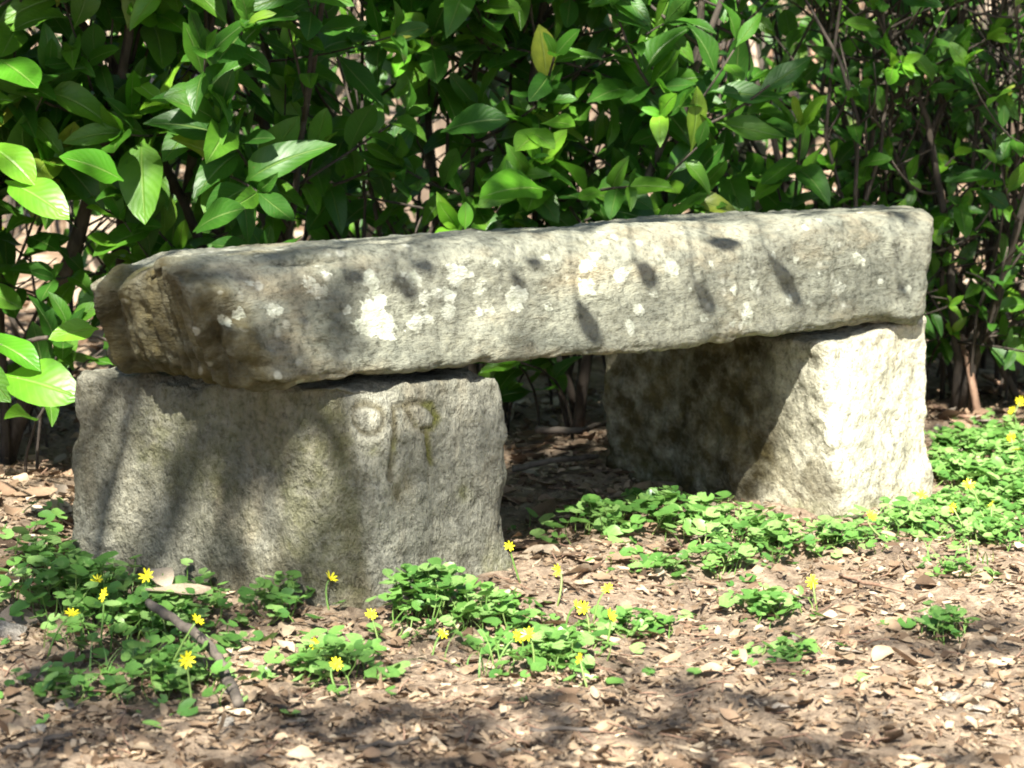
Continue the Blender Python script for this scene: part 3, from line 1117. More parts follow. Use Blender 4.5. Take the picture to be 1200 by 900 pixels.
def sunny(p):
    """the gaps of the crown: True where a leaf would take the sun off the bright places"""
    k = -((p.x - P1[0]) * V[0] + (p.y - P1[1]) * V[1]) / (SUN_TRAVEL.x * V[0] + SUN_TRAVEL.y * V[1])
    q = p + SUN_TRAVEL * k
    t, w = tw(q)
    if .10 < t < 1.3 and 0 < q.z < .52: return True
    if -.30 < t <= .3 and 0 < q.z < .30: return random.random() < .85
    if -.02 < t <= .3 and 0 < q.z < .52: return random.random() < .6
    q = p + SUN_TRAVEL * (p.z / -SUN_TRAVEL.z)
    px, py = project(q)
    if 590 < px < 1110 and 590 < py < 730: return True
    if 1090 < px < 1250 and 500 < py < 715: return True
    if 520 < px < 1250 and 725 < py < 790: return random.random() < .35
    return False


def shade(p, d, r, n, big=1.0):
    CL.append((Vector(p) + TO_SUN * d, r, n, big))


for (px, py, r, n) in [(60, 880, .14, 22), (200, 890, .14, 20), (350, 880, .13, 16), (480, 885, .12, 9), (30, 830, .10, 12),
                       (620, 850, .08, 6), (750, 850, .10, 7), (880, 845, .10, 8), (830, 880, .10, 5),
                       (1000, 755, .07, 11), (1075, 745, .08, 14), (1140, 742, .08, 14), (1190, 760, .07, 8), (960, 700, .04, 3), (940, 790, .05, 4),
                       (1120, 890, .12, 10), (100, 740, .10, 8), (200, 700, .10, 7), (150, 800, .08, 8), (420, 790, .06, 4), (560, 730, .06, 5), (500, 690, .06, 6), (60, 640, .10, 9), (30, 500, .14, 22), (80, 520, .12, 18), (10, 560, .10, 12), (1150, 450, .12, 18), (1195, 470, .10, 12),
                       (120, 850, .12, 16), (280, 855, .11, 14), (420, 860, .10, 12), (560, 885, .10, 7), (700, 885, .12, 7), (640, 840, .07, 6), (940, 885, .12, 8),
                       (640, 525, .13, 40), (690, 500, .13, 40), (620, 490, .13, 40), (700, 550, .10, 20), (650, 470, .14, 40), (620, 545, .08, 14), (1130, 435, .12, 20), (1190, 440, .12, 20),
                       (700, 820, .10, 7), (800, 830, .12, 9), (900, 815, .08, 6), (860, 870, .12, 8), (520, 850, .09, 7), (1040, 880, .10, 9), (60, 770, .08, 7)]:
    shade(at_ground(px, py), random.uniform(4.2, 6.2), r, n)
for (px, py, r, n) in [(250, 380, .06, 9), (330, 400, .055, 8), (210, 340, .05, 6), (380, 410, .04, 4), (400, 330, .03, 2), (120, 580, .05, 4), (200, 600, .04, 3)]:
    shade(on_front(px, py), random.uniform(3.0, 4.2), r, n)
for q_ in ((.86, .44, .2), (.86, .47, .26), (.86, .50, .1), (.7, .5, .0)):
    shade(TWZ(*q_), random.uniform(3.2, 4.2), .08, 12)
for k in range(150):
    x = random.uniform(-1.3, 1.7) if k < 115 else random.uniform(.25, 1.6); zz = random.uniform(.35, 1.5)
    if any((x - gx_) ** 2 + (zz - gz_) ** 2 < gr_ ** 2 for gx_, gz_, gr_ in [(-.78, .66, .13), (-.62, .78, .10), (-.05, .56, .12), (.03, .70, .09), (.42, .60, .08), (-.30, .85, .08), (.75, .72, .08), (.2, .9, .07)]): continue
    shade((x, 3.72 + .22 * x, zz), random.uniform(3.4, 5.2), .12, random.randint(8, 13), 1.15)
tp_ = Vector((-2.3, -2.6, gz1(-2.3, -2.6)))
oroot = empty('overhanging_tree', tp_)
tag(oroot, 'broadleaved tree overhanging the clearing, casting the dappled shade', 'tree')
tpts = [(0, 0, -.1), (0, 0, .2), (.05, .02, 1.2), (.15, .15, 2.4), (.2, .3, 3.6), (.5, .5, 5.2)]
v_, f_ = trunk_mesh('t', tpts, [.24, .17, .15, .13, .10, .05], 18, 88)
link('trunk', mesh_np('overhanging_trunk', v_, f_), M['trunk_brown'], oroot)
JC, JL = Joined(), Joined()
can_v = [(0, 0, 0), (-.17, .25, .04), (-.21, .5, .05), (-.12, .8, .02), (0, 1, -.06), (.12, .8, .02), (.21, .5, .05), (.17, .25, .04), (0, .5, 0)]
can_f = [(0, 8, 2, 1), (8, 4, 3, 2), (8, 6, 5, 4), (0, 7, 6, 8)]
CL.sort(key=lambda c: c[0].x)
top = tp_ + Vector((.2, .3, 3.4))
for gi in range(0, len(CL), 6):
    grp = CL[gi:gi + 6]
    cen = sum((g[0] for g in grp), Vector()) / len(grp)
    start = top + Vector((0, 0, random.uniform(-.4, 1.2)))
    tip = cen + Vector((0, -.1, .25))
    lp = bezier(start, (start + tip) / 2 + Vector((0, -.2, .5)), tip, 10)
    vv, ff = tube(lp, [.011 - .0008 * j for j in range(11)], 7); JL.add(vv, ff)
    for (c, r, n, big) in grp:
        o = lp[random.randint(8, 10)]
        vv, ff = tube(bezier(o, (o + c) / 2 + Vector((0, 0, .08)), c, 6), [.0035 - .0003 * j for j in range(7)], 5); JL.add(vv, ff)
for (c, r, n, big) in CL:
    for k in range(n):
        p = c + rv(r * .62)
        if sunny(p): continue
        JC.add(can_v, can_f, frame_matrix(p, rv() + Vector((0, 0, -.3)), rv(.5) + TO_SUN, big * random.uniform(.055, .095)))
# a low spray close over the slab, out of the picture, for the crisp streaks on its face
low_tip = []
for (px0, py0, px1, py1, wd) in [(397, 296, 428, 304, .6), (478, 283, 510, 292, .5), (456, 306, 492, 330, .55), (600, 296, 612, 330, .6), (612, 283, 638, 290, .5),
                                 (672, 332, 706, 408, .36), (742, 288, 775, 335, .45), (812, 328, 842, 368, .5), (898, 278, 946, 362, .26), (828, 254, 872, 262, .5), (346, 352, 364, 376, .5), (1052, 322, 1066, 350, .4)]:
    d = random.uniform(1.15, 1.6)
    a = on_front(px0, py0) + TO_SUN * d; b = on_front(px1, py1) + TO_SUN * d
    L = (b - a).length
    JC.add(can_v, can_f, frame_matrix(a, b - a, TO_SUN, (L * wd * 2.0, L, L)))
    low_tip.append(a)
low_tip.sort(key=lambda p: p.x)
for k, a in enumerate(low_tip):
    o = a + Vector((-.03, -.02, .75))
    vv, ff = tube(bezier(o, a + Vector((-.03, .02, .35)), a, 5), [.0028, .0026, .0024, .002, .0018, .0016], 5); JL.add(vv, ff)
lo = [tp_ + Vector((.1, .1, 2.0))] + [a + Vector((-.03, -.02, .75)) for a in low_tip]
vv, ff = tube(lo, [.022] + [.009 - .0004 * k for k in range(len(lo) - 1)], 7); JL.add(vv, ff)
tag(link('limbs', JL.mesh('overhanging_limbs', tp_), M['trunk_brown'], oroot), kind='stuff')
tag(link('crown', JC.mesh('overhanging_crown', tp_), M['canopy'], oroot), kind='stuff')


# trees added to either side and behind so their crowns block sky light
for i, (x, y, zc, rx, n, lab) in enumerate([(-3.2, 3.4, 3.2, 1.3, 1900, 'leafy tree added left of the bench to block sky light'), (3.6, 3.8, 3.2, 1.4, 1900, 'leafy tree added right of the bench to block sky light'),
                                            (-1.8, 7.4, 3.9, 1.6, 2200, 'leafy tree added behind the left end of the hedge to block sky light'), (1.9, 8.0, 4.1, 1.7, 2200, 'leafy tree added behind the right end of the hedge to block sky light'),
                                            (.2, 6.6, 4.9, 1.5, 1900, 'tall leafy tree added behind the middle of the hedge to block sky light'), (3.4, -.8, 3.6, 1.3, 1700, 'leafy tree added at the right side of the path to block sky light')]):
    random.seed(950 + i)
    z = gz1(x, y)
    root = empty('tree', (x, y, z)); tag(root, lab, 'tree', 'added trees that block sky light')
    h = zc - z
    v_, f_ = trunk_mesh('t', [(0, 0, -.1), (0, 0, .2), (.04, .03, h * .5), (.0, .08, h), (.05, .1, h * 1.25)], [.2, .14, .11, .08, .04], 16, 140 + i)
    link('trunk', mesh_np('added_trunk', v_, f_), M['trunk_brown'], root)
    JL, JC = Joined(), Joined()
    for k in range(14):
        a = random.uniform(0, 6.28); el = random.uniform(-.25, .9)
        o = Vector((0, .06, h * random.uniform(.75, 1.1)))
        e = o + Vector((math.cos(a) * math.cos(el), math.sin(a) * math.cos(el), math.sin(el) * .8)) * rx * random.uniform(.7, 1.05)
        tp = bezier(o, (o + e) / 2 + Vector((0, 0, .12)), e, 6)
        vv, ff = tube(tp, [.03 - .004 * j for j in range(7)], 6); JL.add(vv, ff)
        for q in range(n // 14):
            c = tp[random.randint(2, 6)] + rv(.27)
            JC.add(can_v, can_f, frame_matrix(c, rv() + Vector((0, 0, -.3)), rv(.6) + Vector((0, 0, 1)), random.uniform(.11, .19)))
    tag(link('limbs', JL.mesh('added_limbs'), M['trunk_brown'], root), kind='stuff')
    tag(link('crown', JC.mesh('added_crown'), M['canopy'], root), kind='stuff')


# ------------------------------------------------------------------ leaf litter
def inside_bench(x, y, m=.0):
    t, w = tw((x, y))
    a = -.02 - m < t < .29 + m and -.01 - m < w < .47 + m
    if -.22 - m < t <= .0 and w > -t * 1.85 - m and w < .47 + m: a = True
    b = .87 - m < t < 1.22 + m and -.01 - m < w < .55 + m
    return a or b


def curl_leaf(seed, nl=6, na=2):
    rs = np.random.default_rng(seed)
    V_, UV_, F_ = [], [], []
    cl, cw, ph = rs.uniform(-.5, .7), rs.uniform(.2, 1.3), rs.uniform(0, 6)
    wid = rs.uniform(.22, .34)
    for i in range(nl + 1):
        s = i / nl
        w = wid * math.sin(math.pi * min(.985, max(.03, s)) ** rs.uniform(.85, 1.0)) ** .7 * rs.uniform(.9, 1.1)
        for j in range(-na, na + 1):
            x = j / na
            V_.append((x * w, s - .5, cl * (s - .5) ** 2 * .6 + cw * (x * w) ** 2 * 1.6 + .03 * math.sin(6 * s + ph) * x + rs.normal(0, .008)))
            UV_.append((.5 + .5 * x, s))
    k = 2 * na + 1
    for i in range(nl):
        for j in range(2 * na):
            a = i * k + j
            F_.append((a, a + 1, a + 1 + k, a + k))
    return np.array(V_), F_, np.array(UV_)


def chip(seed):
    rs = np.random.default_rng(seed)
    n = 6
    ang = np.sort(rs.uniform(0, 6.28, n))
    el = rs.uniform(.3, .8)
    V_ = [(0, 0, rs.normal(0, .06))] + [(math.cos(a) * el * rs.uniform(.3, .6), math.sin(a) * rs.uniform(.3, .6), rs.normal(.03, .09)) for a in ang]
    F_ = [(0, 1 + i, 1 + (i + 1) % n) for i in range(n)]
    return np.array(V_), F_, np.zeros((n + 1, 2))


DV = [curl_leaf(s) for s in range(10)]
DCOL = {'pale tan': [(0, (.40, .31, .22)), (1, (.60, .51, .40))], 'mid brown': [(0, (.22, .145, .095)), (1, (.34, .235, .16))],
        'dark brown': [(0, (.06, .04, .028)), (1, (.14, .09, .06))], 'greyish': [(0, (.24, .20, .165)), (1, (.38, .33, .28))]}
DMESH = {}
for cn, stops in DCOL.items():
    mt = dead_leaf_material('dead_leaf_' + cn.replace(' ', '_'), stops)
    DMESH[cn] = []
    for a, b, c in DV:
        me = mesh_np('dead_leaf', a, b, c); me.materials.append(mt); DMESH[cn].append(me)
CV = [chip(s) for s in range(24)]

random.seed(31)


def dead(p, L, az, tilt=.25, k=None, lift=.35):
    n = Vector((random.gauss(0, tilt), random.gauss(0, tilt), 1))
    if random.random() < .5: n.x *= 1.5
    ax_ = Vector((math.cos(az), math.sin(az), random.gauss(0, tilt)))
    return frame_matrix((p[0], p[1], p[2] + L * .10 * lift + .003), ax_, n, L), (random.randrange(10) if k is None else k)


SPECIAL = [(210, 703, .085, .4, 'large pale curled dead leaf in the celandines at the left', 0), (186, 690, .06, 2.2, 'brown dead leaf beside the large pale curled one', 1),
           (622, 655, .060, .9, 'pale dead leaf leaning at the foot of the nearer block', 2), (640, 650, .055, 2.4, 'tan dead leaf between the two blocks, beside the nearer block', 3),
           (700, 660, .035, 1.6, 'small pale dead leaf lying in the sun between the blocks', 4), (818, 618, .045, .2, 'brown dead leaf tucked in the celandines before the farther block', 5),
           (1062, 780, .050, .3, 'brown dead leaf on the path below the small isolated celandine tuft', 6), (608, 545, .05, .9, 'orange brown dead leaf in the gap under the slab', 7),
           (20, 735, .055, .1, 'flat grey brown dead leaf at the left edge of the picture', 8), (690, 800, .03, .1, 'small yellowish dead leaf in front of the middle celandines', 9),
           (40, 585, .075, .5, 'broad brown dead leaf on the bank left of the nearer block', 0), (70, 600, .06, 2.0, 'tan dead leaf against the left side of the nearer block', 4),
           (15, 690, .06, 1.4, 'greyish dead leaf standing up at the left edge', 2)]
for (px, py, L, az, lab, k) in SPECIAL:
    p = at_ground(px, py)
    if 'curled' in lab:
        p = at_ground(px, py + 38); p.z += .042
    cn = 'pale tan' if 'pale' in lab or 'tan' in lab or 'yellow' in lab else 'greyish' if 'grey' in lab else 'mid brown'
    m, kk = dead(p, L, az, .35, k, .8)
    o = bpy.data.objects.new('dead_leaf', DMESH[cn][kk]); COL.objects.link(o); o.matrix_world = m
    tag(o, lab, 'leaf', 'dead leaves')
n_ind = 0
tries = 0
LAND = [(90, 880, 'the lower left corner'), (300, 870, 'the shade at the bottom left'), (520, 860, 'the bottom edge left of centre'), (700, 860, 'the thin dark path twig'),
        (900, 860, 'the bottom edge right of centre'), (1130, 850, 'the flat pale pebble'), (260, 800, 'the lower end of the dark twig'), (400, 780, 'the clump below the carved corner'),
        (490, 770, 'the foot of the nearer block'), (645, 775, 'the bright middle clump'), (760, 790, 'the path right of centre'), (740, 742, 'the low middle clump'),
        (850, 770, 'the middle of the open path'), (925, 770, 'the thin pale celandine patch'), (902, 722, 'the flat celandine patch'), (1100, 744, 'the small isolated celandine tuft'),
        (1030, 690, 'the straw-like twig'), (1160, 690, 'the sunny right edge'), (1180, 790, 'the right edge of the path'), (660, 690, 'the nearer block right foot'),
        (800, 690, 'the sparse celandines'), (60, 780, 'the left edge'), (60, 570, 'the left bank'), (40, 650, 'the litter at the left edge'),
        (640, 540, 'the dark gap under the slab'), (690, 590, 'the shade between the blocks'), (640, 640, 'the inner side of the nearer block'), (780, 600, 'the inner side of the farther block'),
        (1120, 470, 'the russet standing stick'), (1180, 490, 'the hedge foot at the right edge'), (960, 670, 'the front corner of the farther block'), (540, 800, 'the path below the nearer block'), (20, 720, 'the greyish half-buried stone')]
while n_ind < 285 and tries < 4000:
    tries += 1
    z = random.random()
    if z < .50: px, py, L = random.uniform(-10, 1210), random.uniform(655, 905), random.uniform(.016, .036)
    elif z < .66: px, py, L = random.uniform(-10, 100), random.uniform(540, 700), random.uniform(.035, .07)
    elif z < .88: px, py, L = random.uniform(595, 860), random.uniform(480, 680), random.uniform(.03, .06)
    else: px, py, L = random.uniform(1090, 1210), random.uniform(440, 520), random.uniform(.035, .06)
    p = at_ground(px, py)
    if inside_bench(p.x, p.y, .01): continue
    ld = min(LAND, key=lambda l: abs(l[0] - px) * .6 + abs(l[1] - py))
    dx, dy = px - ld[0], py - ld[1]
    side = 'just left of' if dx < -abs(dy) * 1.6 - 12 else 'just right of' if dx > abs(dy) * 1.6 + 12 else 'just in front of' if dy > 10 else 'just behind' if dy < -10 else 'close by'
    m, k = dead(p, L, random.uniform(0, 6.28), .26)
    cn = random.choice(['pale tan', 'mid brown', 'mid brown', 'dark brown', 'greyish'])
    o = bpy.data.objects.new('dead_leaf', DMESH[cn][k]); COL.objects.link(o); o.matrix_world = m
    sz_ = 'small' if L < .027 else 'large' if L > .05 else 'middling'
    tag(o, sz_ + ' ' + cn + ' dead leaf ' + side + ' ' + ld[2], 'leaf', 'dead leaves by ' + ld[2])
    n_ind += 1

JL1, JL2 = Joined(), Joined()
N = 42000
xs = RNG.uniform(-1.2, 1.5, N); ys = 2.1 + 2.5 * RNG.uniform(0, 1, N) ** 1.5
zs = gz(xs, ys)
for x, y, z in zip(xs, ys, zs):
    if abs(x) > y * .235 + .08 or inside_bench(x, y): continue
    s = random.choice((.003, .004, .005, .006, .008, .011)) * random.uniform(.7, 1.3)
    if random.random() < .22:
        v_, f_, u_ = DV[random.randrange(10)]
        JL1.add(v_, f_, frame_matrix((x, y, z + .002 + s * .3), (random.gauss(0, 1), random.gauss(0, 1), random.gauss(0, .25)), (random.gauss(0, .35), random.gauss(0, .35), 1), s * random.uniform(1.6, 2.8)), u_)
        continue
    v_, f_, u_ = CV[random.randrange(24)]
    JL1.add(v_, f_, frame_matrix((x, y, z + .003 + s * random.uniform(.0, .6)), (random.gauss(0, 1), random.gauss(0, 1), random.gauss(0, .15)), (random.gauss(0, .38), random.gauss(0, .38), 1), (s * random.uniform(.7, 1.9), s * random.uniform(1.2, 3.0), s * 2.2)), u_)
for k in range(1500):
    x, y = random.uniform(-1.6, 2.0), random.uniform(3.5, 6.5)
    if inside_bench(x, y): continue
    L = random.uniform(.03, .07)
    m, q = dead((x, y, gz1(x, y)), L, random.uniform(0, 6.28), .25)
    v_, f_, u_ = DV[q]
    JL2.add(v_, f_, m, u_)
JT = Joined()
for k in range(420):
    px, py = random.uniform(-20, 1220), random.uniform(500, 900)
    g = at_ground(px, py)
    if inside_bench(g.x, g.y, .02): continue
    L = random.uniform(.012, .05); az = random.uniform(0, 6.28)
    e = g + Vector((math.cos(az) * L, math.sin(az) * L, random.uniform(0, .012)))
    g.z += .005; e.z += .004
    vv, ff = tube(bezier(g, (g + e) / 2 + rv(.003), e, 3), [.0012, .0011, .001, .0008], 5)
    JT.add(vv, ff)
tag(link('twig_litter', JT.mesh('twig_litter'), M['twig_red']), 'crumbled bits of twig and straw lying among the leaf litter', 'litter', kind='stuff')
tag(link('leaf_litter', JL1.mesh('leaf_litter'), M['chip']), 'crumbled brown leaf litter covering the path and the ground round the bench', 'litter', kind='stuff')
tag(link('leaf_litter', JL2.mesh('leaf_litter_back'), M['dead']), 'dry leaf litter under the hedge and in the wood behind', 'litter', kind='stuff')

# ------------------------------------------------------------------ celandines


def celandine_leaf(seed):
    rs = np.random.default_rng(seed)
    n = 11
    V_ = [(0, .12, -.05)]
    for i in range(n):
        a = -math.pi / 2 + .38 + (2 * math.pi - .76) * i / (n - 1)
        r = .52 * (1 + .07 * rs.normal()) * (1.06 if i % 2 else .97)
        V_.append((r * 1.04 * math.cos(a), .12 + r * math.sin(a), .08 * rs.uniform(0, 1) + .05))
    F_ = [(0, 1 + i, 2 + i) for i in range(n - 1)]
    UV_ = [(.5 + v[0], .5 + v[1]) for v in V_]
    return np.array(V_), F_, np.array(UV_)


KV = [celandine_leaf(s) for s in range(5)]
KMESH = []
for a, b, c in KV:
    me = mesh_np('celandine_leaf', a, b, c); me.materials.append(M['celandine']); KMESH.append(me)


def flower_mesh(seed, npet=8, openness=.15):
    rs = np.random.default_rng(seed)
    J = Joined()
    for k in range(npet):
        a = 2 * math.pi * k / npet + rs.normal(0, .06)
        up = openness + rs.normal(0, .07)
        pv = np.array([(-.06, .10, 0), (.06, .10, 0), (-.15, .58, .04), (.15, .58, .04), (-.09, .9, .03), (.09, .9, .03), (0, 1.0, .02), (0, .55, -.02)])
        pv[:, 2] += pv[:, 1] * up
        ca, sa = math.cos(a), math.sin(a)
        R = np.array([[ca, -sa, 0], [sa, ca, 0], [0, 0, 1]])
        J.add(pv @ R.T * rs.uniform(.92, 1.05), [(0, 7, 2), (0, 1, 7), (1, 3, 7), (2, 7, 6, 4), (7, 3, 5, 6)])
    me = J.mesh('celandine_petals'); me.materials.append(M['petal'])
    cv, cf = [], []
    for i in range(3):
        rr = (.24, .19, .07)[i]
        for k in range(8):
            cv.append((rr * math.cos(k * .785), rr * math.sin(k * .785), (.05, .13, .18)[i]))
    for i in range(2):
        for k in range(8):
            cf.append((i * 8 + k, i * 8 + (k + 1) % 8, (i + 1) * 8 + (k + 1) % 8, (i + 1) * 8 + k))
    cf.append(tuple(range(16, 24)))
    ce = mesh_np('celandine_centre', cv, cf); ce.materials.append(M['centre'])
    return me, ce


FL = [flower_mesh(1, 8, .18), flower_mesh(2, 9, .3), flower_mesh(3, 8, .5), flower_mesh(4, 10, .1)]

# picture place of the middle, half-width and half-depth in picture units, leaf count, leaf height in m, leaf size, label
CLUMPS = [
    (190, 648, 100, 26, 130, .09, .024, 'thick celandine clump against the left face of the nearer block'),
    (290, 655, 45, 18, 40, .05, .020, 'low celandine clump at the left front of the nearer block, right of the thick clump'),
    (95, 715, 75, 26, 105, .065, .024, 'celandine clump with three yellow flowers near the left edge'),
    (180, 745, 75, 22, 85, .055, .024, 'celandine clump beside the dark fallen twig'),
    (205, 805, 62, 20, 55, .045, .023, 'grassy celandine clump left of the lower end of the dark twig'),
    (60, 815, 55, 12, 22, .03, .020, 'sparse celandine leaves near the lower left corner'),
    (330, 712, 42, 24, 48, .045, .021, 'pale celandine clump on bare soil in front of the nearer block'),
    (390, 790, 55, 17, 60, .045, .022, 'celandine clump with two flowers below the carved corner of the nearer block'),
    (500, 722, 52, 18, 85, .065, .024, 'leafy celandine clump at the foot of the nearer block below the carved letters'),
    (585, 730, 52, 14, 60, .045, .022, 'celandine clump at the right foot of the nearer block'),
    (645, 775, 62, 20, 85, .04, .022, 'bright celandine clump on the path in the middle'),
    (740, 742, 48, 10, 38, .03, .019, 'low celandine clump right of the bright middle clump'),
    (700, 625, 60, 12, 40, .05, .026, 'celandine clump at the edge of shade between the blocks'),
    (778, 615, 48, 14, 55, .05, .026, 'sunlit celandine clump between the blocks next to the farther one'),
    (842, 632, 48, 22, 70, .05, .025, 'sunlit celandine clump in front of the shaded inner face of the farther block'),
    (770, 668, 60, 12, 24, .025, .020, 'sparse celandine leaves among litter between the blocks'),
    (910, 642, 45, 16, 60, .04, .022, 'celandine clump left of the front corner of the farther block'),
    (985, 640, 45, 13, 50, .035, .021, 'celandine clump at the front corner of the farther block'),
    (1065, 620, 48, 14, 65, .035, .021, 'celandine clump at the right foot of the farther block'),
    (1150, 575, 62, 22, 110, .04, .022, 'broad celandine carpet right of the farther block'),
    (1135, 530, 52, 14, 75, .035, .021, 'celandine carpet under the hedge right of the farther block'),
    (1165, 632, 52, 14, 60, .03, .020, 'celandine patch at the right edge before the broad carpet'),
    (1115, 672, 40, 8, 20, .02, .017, 'thin celandine patch on the sunny path at the right'),
    (902, 722, 52, 12, 45, .03, .019, 'flat celandine patch on the path before the farther block'),
    (1100, 744, 30, 7, 28, .035, .019, 'small isolated celandine tuft in the shade patch on the path'),
    (925, 770, 50, 9, 24, .022, .018, 'thin pale celandine patch on the path at lower right'),
    (850, 668, 40, 10, 22, .03, .021, 'few celandine leaves below the clump by the farther block'),
    (1150, 602, 45, 16, 100, .03, .020, 'celandine carpet between the broad carpet and the patch at the right edge'),
    (1195, 590, 40, 16, 100, .03, .020, 'celandine carpet cut by the right edge'),
    (1118, 556, 36, 20, 100, .035, .021, 'celandine carpet close behind the right side of the farther block'),
    (1172, 520, 40, 14, 90, .03, .020, 'celandine carpet nearest the hedge foot at the right'),
    (250, 690, 50, 16, 45, .05, .022, 'celandine leaves round the large pale curled leaf'),
    (40, 680, 45, 20, 22, .05, .023, 'celandine leaves left of the flowers near the left edge'),
    (1192, 548, 40, 26, 90, .035, .021, 'celandine carpet at the right edge under the hedge flowers'),
    (1105, 598, 40, 16, 70, .03, .020, 'low celandine carpet touching the right side of the farther block'),
    (1030, 600, 40, 10, 30, .03, .020, 'celandine leaves pressed against the front of the farther block')]
FLOWERS = [(284, 603), (114, 680), (122, 697), (84, 720), (172, 675), (387, 678), (231, 727), (218, 773), (394, 778), (371, 755), (435, 720), (519, 743), (553, 628),
           (597, 640), (606, 746), (619, 744), (676, 710), (685, 713), (712, 690), (714, 722), (680, 772), (655, 668), (1080, 580), (1115, 594), (1135, 568), (1162, 592),
           (1187, 482), (1195, 470), (1185, 513), (1191, 527), (953, 682), (1020, 605)]
cl_roots = []
for ci, (px, py, rx, ry, n, hh, sz, lab) in enumerate(CLUMPS):
    random.seed(500 + ci)
    c = at_ground(px, py)
    root = empty('celandine', c)
    tag(root, lab, 'plant', 'lesser celandine clumps round the bench')
    JS = Joined()
    cl_roots.append((root, px, py, JS, c))
    n = min(290, int(n * (2.4 if ci in (0, 2, 3, 4, 5, 18, 19, 20, 21) else 1.75)))
    rx, ry = rx * 1.12, ry * (1.35 if ci in (0, 2, 3, 4, 5, 19, 20, 21) else 1.15)
    for k in range(n):
        a = random.uniform(0, 6.28); q = min(2.4, abs(random.gauss(0, .74)))
        if random.random() < .10: q *= 1.4
        g = at_ground(px + rx * q * math.cos(a) + random.gauss(0, 4), py + ry * q * math.sin(a) + random.gauss(0, 2))
        if inside_bench(g.x, g.y, .006): continue
        h = hh * random.uniform(.35, 1.05) * max(.25, 1 - .35 * q * q)
        tip = g + Vector((random.gauss(0, .010), random.gauss(-.004, .010), h))
        if inside_bench(tip.x, tip.y, .010): continue
        az = random.uniform(0, 6.28)
        ax_ = Vector((math.cos(az), math.sin(az), random.gauss(-.1, .25)))
        nr = Vector((random.gauss(0, .28), -.25 + random.gauss(0, .28), 1))
        s = sz * .84 * random.choice((.6, .75, .9, 1.0, 1.15, 1.3)) * random.uniform(.9, 1.1)
        o = bpy.data.objects.new('leaf', KMESH[random.randrange(5)])
        COL.objects.link(o); o.parent = root
        o.matrix_local = frame_matrix(tip - c, ax_, nr, s)
        if k % 2 == 0:
            b0 = g + Vector((random.gauss(0, .006), random.gauss(0, .006), -.004))
            vv, ff = tube(bezier(b0, (b0 + tip) / 2 + Vector((random.gauss(0, .008), random.gauss(0, .008), 0)), tip, 3), [.0011, .001, .0009, .0008], 4, False)
            JS.add(vv, ff)
for fi, (px, py) in enumerate(FLOWERS):
    random.seed(800 + fi)
    # the flower stands above the clump just in front of it
    best = min(cl_roots, key=lambda r: abs(r[1] - px) * .8 + abs(r[2] - (py + 34)) * 1.2)
    root, JS, c = best[0], best[3], best[4]
    g = at_ground(px, py + (random.uniform(52, 80) if px < 340 else random.uniform(30, 52)))
    hgt = 0.0
    p = at_depth(px, py, g.y + random.uniform(.0, .02))
    if p.z - g.z < .015: p.z = g.z + .02
    J = bpy.data.objects.new('flower', None); J.empty_display_size = .01
    COL.objects.link(J); J.parent = root
    nr = Vector((random.gauss(0, .55), -.6 + random.gauss(0, .45), .85))
    J.matrix_local = frame_matrix(p - c, Vector((random.gauss(0, 1), .2, random.gauss(0, 1))), nr, random.uniform(.0078, .0112))
    pm, cm = FL[random.randrange(4)]
    for nm, me in (('petals', pm), ('flower_centre', cm)):
        o = bpy.data.objects.new(nm, me); COL.objects.link(o); o.parent = J
    b0 = Vector((g.x + random.gauss(0, .02), g.y, g.z - .003))
    vv, ff = tube(bezier(b0, (b0 + p) / 2 + Vector((random.gauss(0, .01), 0, .015)), p, 6), [.0014] * 4 + [.0012] * 3, 5)
    JS.add(vv, ff)
for (root, px, py, JS, c) in cl_roots:
    if JS.n:
        tag(link('leaf_stalks', JS.mesh('celandine_stalks', c), M['celandine_stalk'], root), kind='stuff')

# grass blades among the left clumps
for gi, (px, py, n, lab) in enumerate([(170, 790, 26, 'tuft of thin grass blades among the celandines at lower left'), (580, 790, 12, 'few thin grass blades beside the bright middle celandines'),
                                       (110, 760, 14, 'thin grass blades below the celandines near the left edge'), (1120, 660, 12, 'short pale grass blades on the sunny path at the right')]):
    random.seed(700 + gi)
    c = at_ground(px, py)
    J = Joined()
    for k in range(n):
        b = c + Vector((random.gauss(0, .035), random.gauss(0, .02), -.003))
        L = random.uniform(.03, .075); az = random.uniform(0, 6.28)
        e = b + Vector((math.cos(az) * L * .7, math.sin(az) * L * .5, L * random.uniform(.3, .9)))
        pp = bezier(b, b + Vector((0, 0, L * .6)), e, 5)
        sd_ = Vector((-math.sin(az), math.cos(az), 0)) * .0013
        vv = []
        for j, q in enumerate(pp):
            f = 1 - j / 5.2
            vv += [tuple(q - sd_ * f), tuple(q + sd_ * f)]
        J.add(vv, [(2 * j, 2 * j + 1, 2 * j + 3, 2 * j + 2) for j in range(5)])
    o = link('grass', J.mesh('grass', c), M['grass']); o.location = c
    tag(o, lab, 'grass', kind='stuff')

# ------------------------------------------------------------------ twigs and pebbles


def twig(points, r0, r1, mat, lab, lift=.006, side=()):
    random.seed(len(lab))
    pp = []
    for (px, py, dz) in points:
        p = at_ground(px, py + dz * F_PX / 2.95); p.z += dz + lift; pp.append(p)
    fine = []
    for i in range(len(pp) - 1):
        for k in range(4): fine.append(pp[i].lerp(pp[i + 1], k / 4) + rv(.0012))
    fine.append(pp[-1])
    n = len(fine)
    c = fine[0].copy()
    vv, ff = tube(fine, [(r0 + (r1 - r0) * i / (n - 1)) * random.uniform(.88, 1.12) for i in range(n)], 8)
    o = link('twig', mesh_np('twig', np.array(vv) - np.array(c), ff), M[mat])
    o.location = c
    tag(o, lab, 'twig', 'fallen twigs')
    return o


